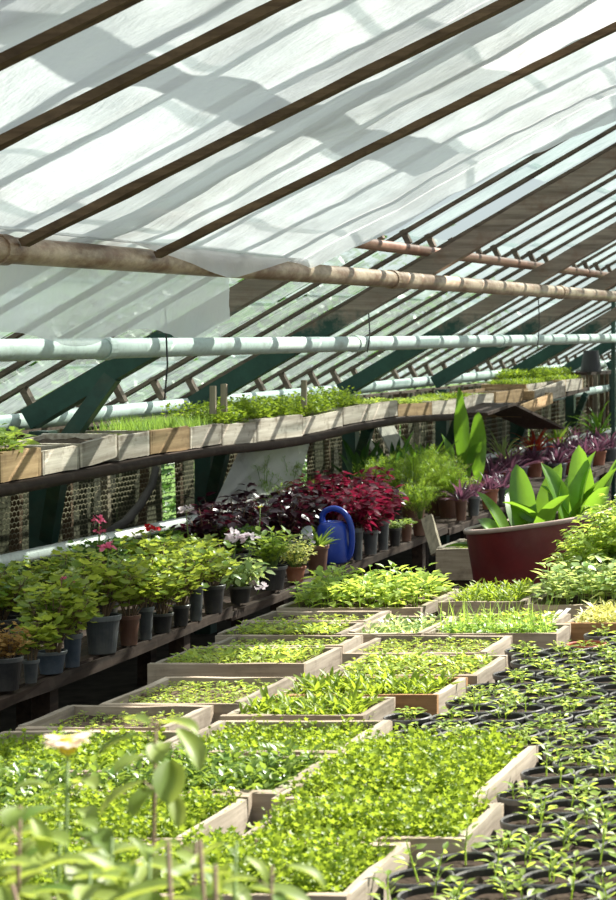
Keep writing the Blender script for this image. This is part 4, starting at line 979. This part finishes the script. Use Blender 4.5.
for k, (va, vb, za, zb, u) in enumerate(((14.95, 18.6, .985, 1.09, -3.9), (14.95, 18.6, .985, 1.09, -4.08), (18.7, 22, 1.2, 1.2, -3.95))):
    mb = MB(); mb.bar((u, va, za), (u, vb, zb - .03), .17, .03, seg=6, rough=.001); mb.build('plank', M['wood_dark'], fs, (-3.98, 17, 1.05))
mb = MB(); a = on_u(472, 414, -3.66); b = on_u(500, 404, -3.66); c = on_u(545, 428, -3.66)
mb.bar((-3.70, a[1], a[2]), (-3.70, b[1], b[2]), .30, .02, seg=3); o = mb.build('sagging_board', M['wood_dark'], None, a); tag(o, 'dark board rising to the broken point of the shelf', 'board')
mb = MB(); mb.bar((-3.70, b[1], b[2]), (-3.66, c[1], c[2]), .30, .02, seg=3); o = mb.build('sagging_board', M['wood_dark'], None, b); tag(o, 'dark board hanging down from the broken point of the shelf', 'board')
# stakes standing in the shelf trays
for k, (px, y0, y1) in enumerate(((213, 386, 414), (224, 384, 412), (304, 380, 408), (226, 390, 412))):
    if k == 3: continue
    u = -3.83; x, v, zt = on_u(px, y0, u); zb = EYE - (y1 - VY) / F * v
    mb = MB(); mb.bar((u, v, zb - .0), (u, v, zt), .028, .018, up=(0, 1, 0)); o = mb.build('stake', M['stake'], None, (u, v, zb)); tag(o, ('grey stake standing in the shelf tray, left of a close pair', 'grey stake standing in the shelf tray, right of a close pair', 'lone grey stake standing among the salad on the shelf')[k], 'stake')
# white sheet hanging below the shelf
top = [(238, 453), (262, 449), (290, 445), (310, 442)]; bot = [(207, 519), (228, 508), (262, 497), (297, 489)]
mb = MB(); V = []; n1, n2 = 26, 16
for i in range(n1):
    t = i / (n1 - 1); ax = np.interp(t, [0, .33, .66, 1], [p[0] for p in top]); ay = np.interp(t, [0, .33, .66, 1], [p[1] for p in top]); bx = np.interp(t, [0, .33, .66, 1], [p[0] for p in bot]); by = np.interp(t, [0, .33, .66, 1], [p[1] for p in bot])
    for j in range(n2):
        s = j / (n2 - 1); u = -3.97 + .14 * s - .02 * math.sin(s * 3) + .02 * mn.noise((t * 5 + s * 2, s * 1.5, 1)) ; p = on_u(ax + (bx - ax) * s, ay + (by - ay) * s, u); V.append(p)
i = (np.arange(n1 - 1)[:, None] * n2 + np.arange(n2 - 1)[None]).ravel(); mb.add(V, np.stack([i, i + n2, i + n2 + 1, i + 1], -1))
o = mb.build('white_sheet', M['film_hang'], None, V[0], smooth=True); tag(o, 'creased greyish white sheet hanging from the shelf down over the wall pipe', 'sheet')
for k, (x0, x1, y0, y1) in enumerate(((353, 364, 436, 478), (371, 378, 438, 462), (384, 404, 430, 462))):
    u = -4.22; a = on_u((x0 + x1) / 2, y1, u); a = (-4.02, a[1], .452); b = on_u((x0 + x1) / 2, y0, u); w = (v_at(x1, u) - v_at(x0, u)) * .8
    mb = MB(); mb.bar(a, (u - .06, b[1], b[2] + .02), .012, w, up=(0, 1, 0), seg=3, rough=.001); o = mb.build('pale_board', M['cloth_pale'], None, a); tag(o, 'pale board leaning under the shelf, %s' % ('tall one right of the white sheet', 'narrow shaded one in the middle', 'widest one above the ferns')[k], 'board')
# black upturned bucket in the far corner
x, v, z = on_u(591, 379, -3.85)
bk = thing('bucket', 'small black bucket upside down on the far end shelf', 'bucket', (-3.85, v, 1.217)); mb = MB(); mb.lathe([(.001, .2), (.07, .2), (.1, .0), (.108, .0), (.108, .012), (.1, .012)], 20); mb.build('shell', M['black_rubber'], bk)
# ------------------------------------------------------------------ young plants close to the camera (soft focus)
def young(label, px, ytop, v, H, leavespec, flower_=None, stems=1, stemmat='stem_b', cat='young plant'):
    u = (px - VX) / F * v; zt = EYE - (ytop - VY) / F * v
    root = thing('young_plant', label, cat, (u, v, TZ))
    pot_parts(root, .06, .10, 'black_pot')
    H = zt - TZ; sm = MB(); lm = MB()
    sm.tube([(0, 0, .08), (.006, 0, H * .35), (-.004, .0, H * .7), (0, 0, H)], [.0034, .003, .0024, .0016], 7)
    for (dx, dy, yaw, ln, w, rise, bend) in leavespec:   # offsets in pixels from the top of the stem
        x = dx / F * v; z = H - dy / F * v
        p0 = np.array((0, 0, min(H, z - .01))); p1 = np.array((x, random.uniform(-.01, .01), z)); sticks(sm, [p0], [p1], .0014)
        strap(lm, p1, yaw, ln * random.uniform(.8, 1.1), w * random.uniform(.8, 1.1), rise, bend, n=8)
    sm.build('stem', M[stemmat], root, smooth=True); lm.build('foliage', M['front'], root, smooth=True)
    if flower_:
        mb = MB(); n = 26; yw = np.arange(n) * 2.4; leaves(mb, T_PETAL, np.column_stack([np.cos(yw) * .004, np.sin(yw) * .004, np.full(n, H + .012)]), yw, rng.uniform(-.1, .35, n), 0, rng.uniform(.017, .024, n)); mb.build('petals', M['peach'], root, smooth=True)
        mb = MB(); mb.lathe([(.001, -.004), (.008, .0), (.012, .010), (.009, .015), (.001, .017)], 14, (0, 0, H)); mb.build('flower_cup', M['yellow'], root, smooth=True)
    return root
# spec: dx, dy, yaw, length, width, rise, bend
young('tall young plant in soft focus with big drooping leaves round a thin brown stem', 156, 722, 2.2, .6, [
    (-6, 2, 2.7, .034, .022, .3, 1.0), (3, 1, -.2, .060, .026, .1, 1.3), (-12, 12, -2.6, .062, .028, -.2, .8), (20, 8, -.7, .060, .024, -.5, .8), (-7, 34, -2.2, .044, .030, -.1, .9),
    (12, 40, -1.2, .050, .036, -.7, .7), (-14, 60, -2.5, .055, .026, -.4, .9), (14, 74, -.9, .046, .020, -.8, .6), (5, 22, -1.4, .036, .024, -.2, 1.0), (-3, 66, -1.9, .05, .026, -.4, 1.0),
    (-14, 128, -2.3, .07, .036, .1, 1.3), (16, 132, -.7, .07, .036, .2, 1.4), (0, 140, -1.4, .06, .036, -.1, 1.2), (-6, 160, -2.0, .06, .036, -.1, 1.2)])
young('young plant in soft focus topped by a pale peach zinnia-like flower', 68, 752, 2.15, .5, [
    (-14, 34, -2.6, .042, .024, .3, 1.2), (10, 30, -.6, .042, .024, .3, 1.3), (-8, 58, -2.2, .05, .028, .1, 1.2), (12, 56, -.8, .045, .026, .1, 1.2), (-20, 82, -2.5, .062, .036, .1, 1.3), (16, 80, -.7, .062, .036, .0, 1.2),
    (-10, 104, -1.9, .07, .04, -.1, 1.1), (12, 106, -1.1, .07, .04, -.2, 1.0), (-22, 122, -2.5, .07, .04, .2, 1.4), (20, 126, -.6, .07, .04, .2, 1.4)], True, stemmat='stem')
P_ = [(20, 806, 1.95, 'leafy young plant cut by the left edge with wide pale leaves'), (60, 822, 2.0, 'leafy young plant below the peach flower'), (112, 838, 2.05, 'leafy young plant left of the tall brown stem'), (150, 846, 1.95, 'low leafy young plant right under the tall brown stem'), (196, 842, 2.05, 'low young plant right of the tall brown stem'), (236, 842, 2.0, 'young plant with upright pale buds, farthest right of the blurred ones'), (-6, 850, 1.9, 'leafy young plant in the bottom left corner'), (90, 872, 1.9, 'leafy young plant at the bottom edge under the zinnia'), (272, 866, 1.95, 'single thin young shoot at the bottom edge near the parsley')]
for k, (px, yt, v, lab) in enumerate(P_):
    spec = []
    n = 10 if k < 8 else 5
    for j in range(n):
        yaw = -PI / 2 + 1.75 * math.sin(j * 2.4 + k) + random.uniform(-.2, .2); dy = 2 + 11.0 * j; spec.append((13 * math.cos(yaw), dy, yaw, random.uniform(.045, .074) * (.6 if j < 3 else 1), random.uniform(.025, .040) * (.6 if j < 3 else 1), random.uniform(-1.0, .5), random.uniform(.3, 1.3)))
    young(lab, px, yt, v, .4, spec, stemmat='stem' if k % 4 else 'stem_b')
for k, (px, py, qx, qy, v) in enumerate(((168, 842, 160, 930, 1.85), (215, 865, 203, 930, 1.85), (12, 885, 60, 925, 1.85), (200, 840, 196, 930, 1.95))):
    a = np.array(((px - VX) / F * v, v, EYE - (py - VY) / F * v)); b = np.array(((qx - VX) / F * v, v + .05, TZ)); b[0] = a[0] + (qx - px) / F * v * 2.2
    mb = MB(); mb.tube([b, a * .5 + b * .5 + np.array((.01, 0, 0)), a], [.003, .0027, .002], 7); o = mb.build('twig', M['stem_b'], None, b, smooth=True)
    tag(o, ('dry blurred twig standing beside the tall brown stem', 'dry reddish twig stub farther right at the bottom edge', 'dry twig leaning across the bottom left corner', 'pale thin upright twig at the bottom edge')[k], 'twig')

# ------------------------------------------------------------------ light, sky, camera
w = bpy.data.worlds.new('sky'); bpy.context.scene.world = w; w.use_nodes = True; nt = w.node_tree; nt.nodes.clear()
out = nt.nodes.new('ShaderNodeOutputWorld'); bg = nt.nodes.new('ShaderNodeBackground'); tc = nt.nodes.new('ShaderNodeTexCoord'); sp = nt.nodes.new('ShaderNodeSeparateXYZ'); rp = nt.nodes.new('ShaderNodeValToRGB')
nt.links.new(tc.outputs['Generated'], sp.inputs[0]); nt.links.new(sp.outputs[2], rp.inputs[0])
e = rp.color_ramp.elements; e.new(.5)
for k, (p, c) in enumerate(((0.0, (.60, .70, .70)), (.38, (.74, .83, .86)), (.75, (.80, .88, 1.0)))): e[k].position = p; e[k].color = (*c, 1)
nt.links.new(rp.outputs[0], bg.inputs[0]); bg.inputs[1].default_value = SKY; nt.links.new(bg.outputs[0], out.inputs[0])
sun = bpy.data.lights.new('sun', 'SUN'); sun.energy = SUN; sun.angle = math.radians(.6); sun.color = (1.0, .95, .86)
so = bpy.data.objects.new('sun', sun); C.objects.link(so); so.location = (3, 4, 8)
so.rotation_euler = Vector(SUND).to_track_quat('Z', 'Y').to_euler()
cam = bpy.data.cameras.new('camera'); co = bpy.data.objects.new('camera', cam); C.objects.link(co)
co.location = (0, 0, EYE); co.rotation_euler = (PI / 2, 0, 0)
cam.sensor_fit = 'VERTICAL'; cam.sensor_height = 36.0; cam.sensor_width = 24.64; cam.lens = 80.0
cam.shift_x = (308 - VX) / 900.0; cam.shift_y = -(450 - VY) / 900.0
cam.clip_start = .05; cam.clip_end = 300
cam.dof.use_dof = True; cam.dof.focus_distance = 6.6; cam.dof.aperture_fstop = 11
sc = bpy.context.scene; sc.camera = co
sc.view_settings.view_transform = 'Standard'; sc.view_settings.look = 'None'; sc.view_settings.exposure = EXPO; sc.view_settings.gamma = 1.0
sc.cycles.max_bounces = 8; sc.cycles.diffuse_bounces = 4; sc.cycles.glossy_bounces = 2; sc.cycles.transmission_bounces = 6; sc.cycles.transparent_max_bounces = 16
sc.cycles.caustics_reflective = False; sc.cycles.caustics_refractive = False; sc.cycles.sample_clamp_indirect = 6
sc.cycles.use_denoising = True
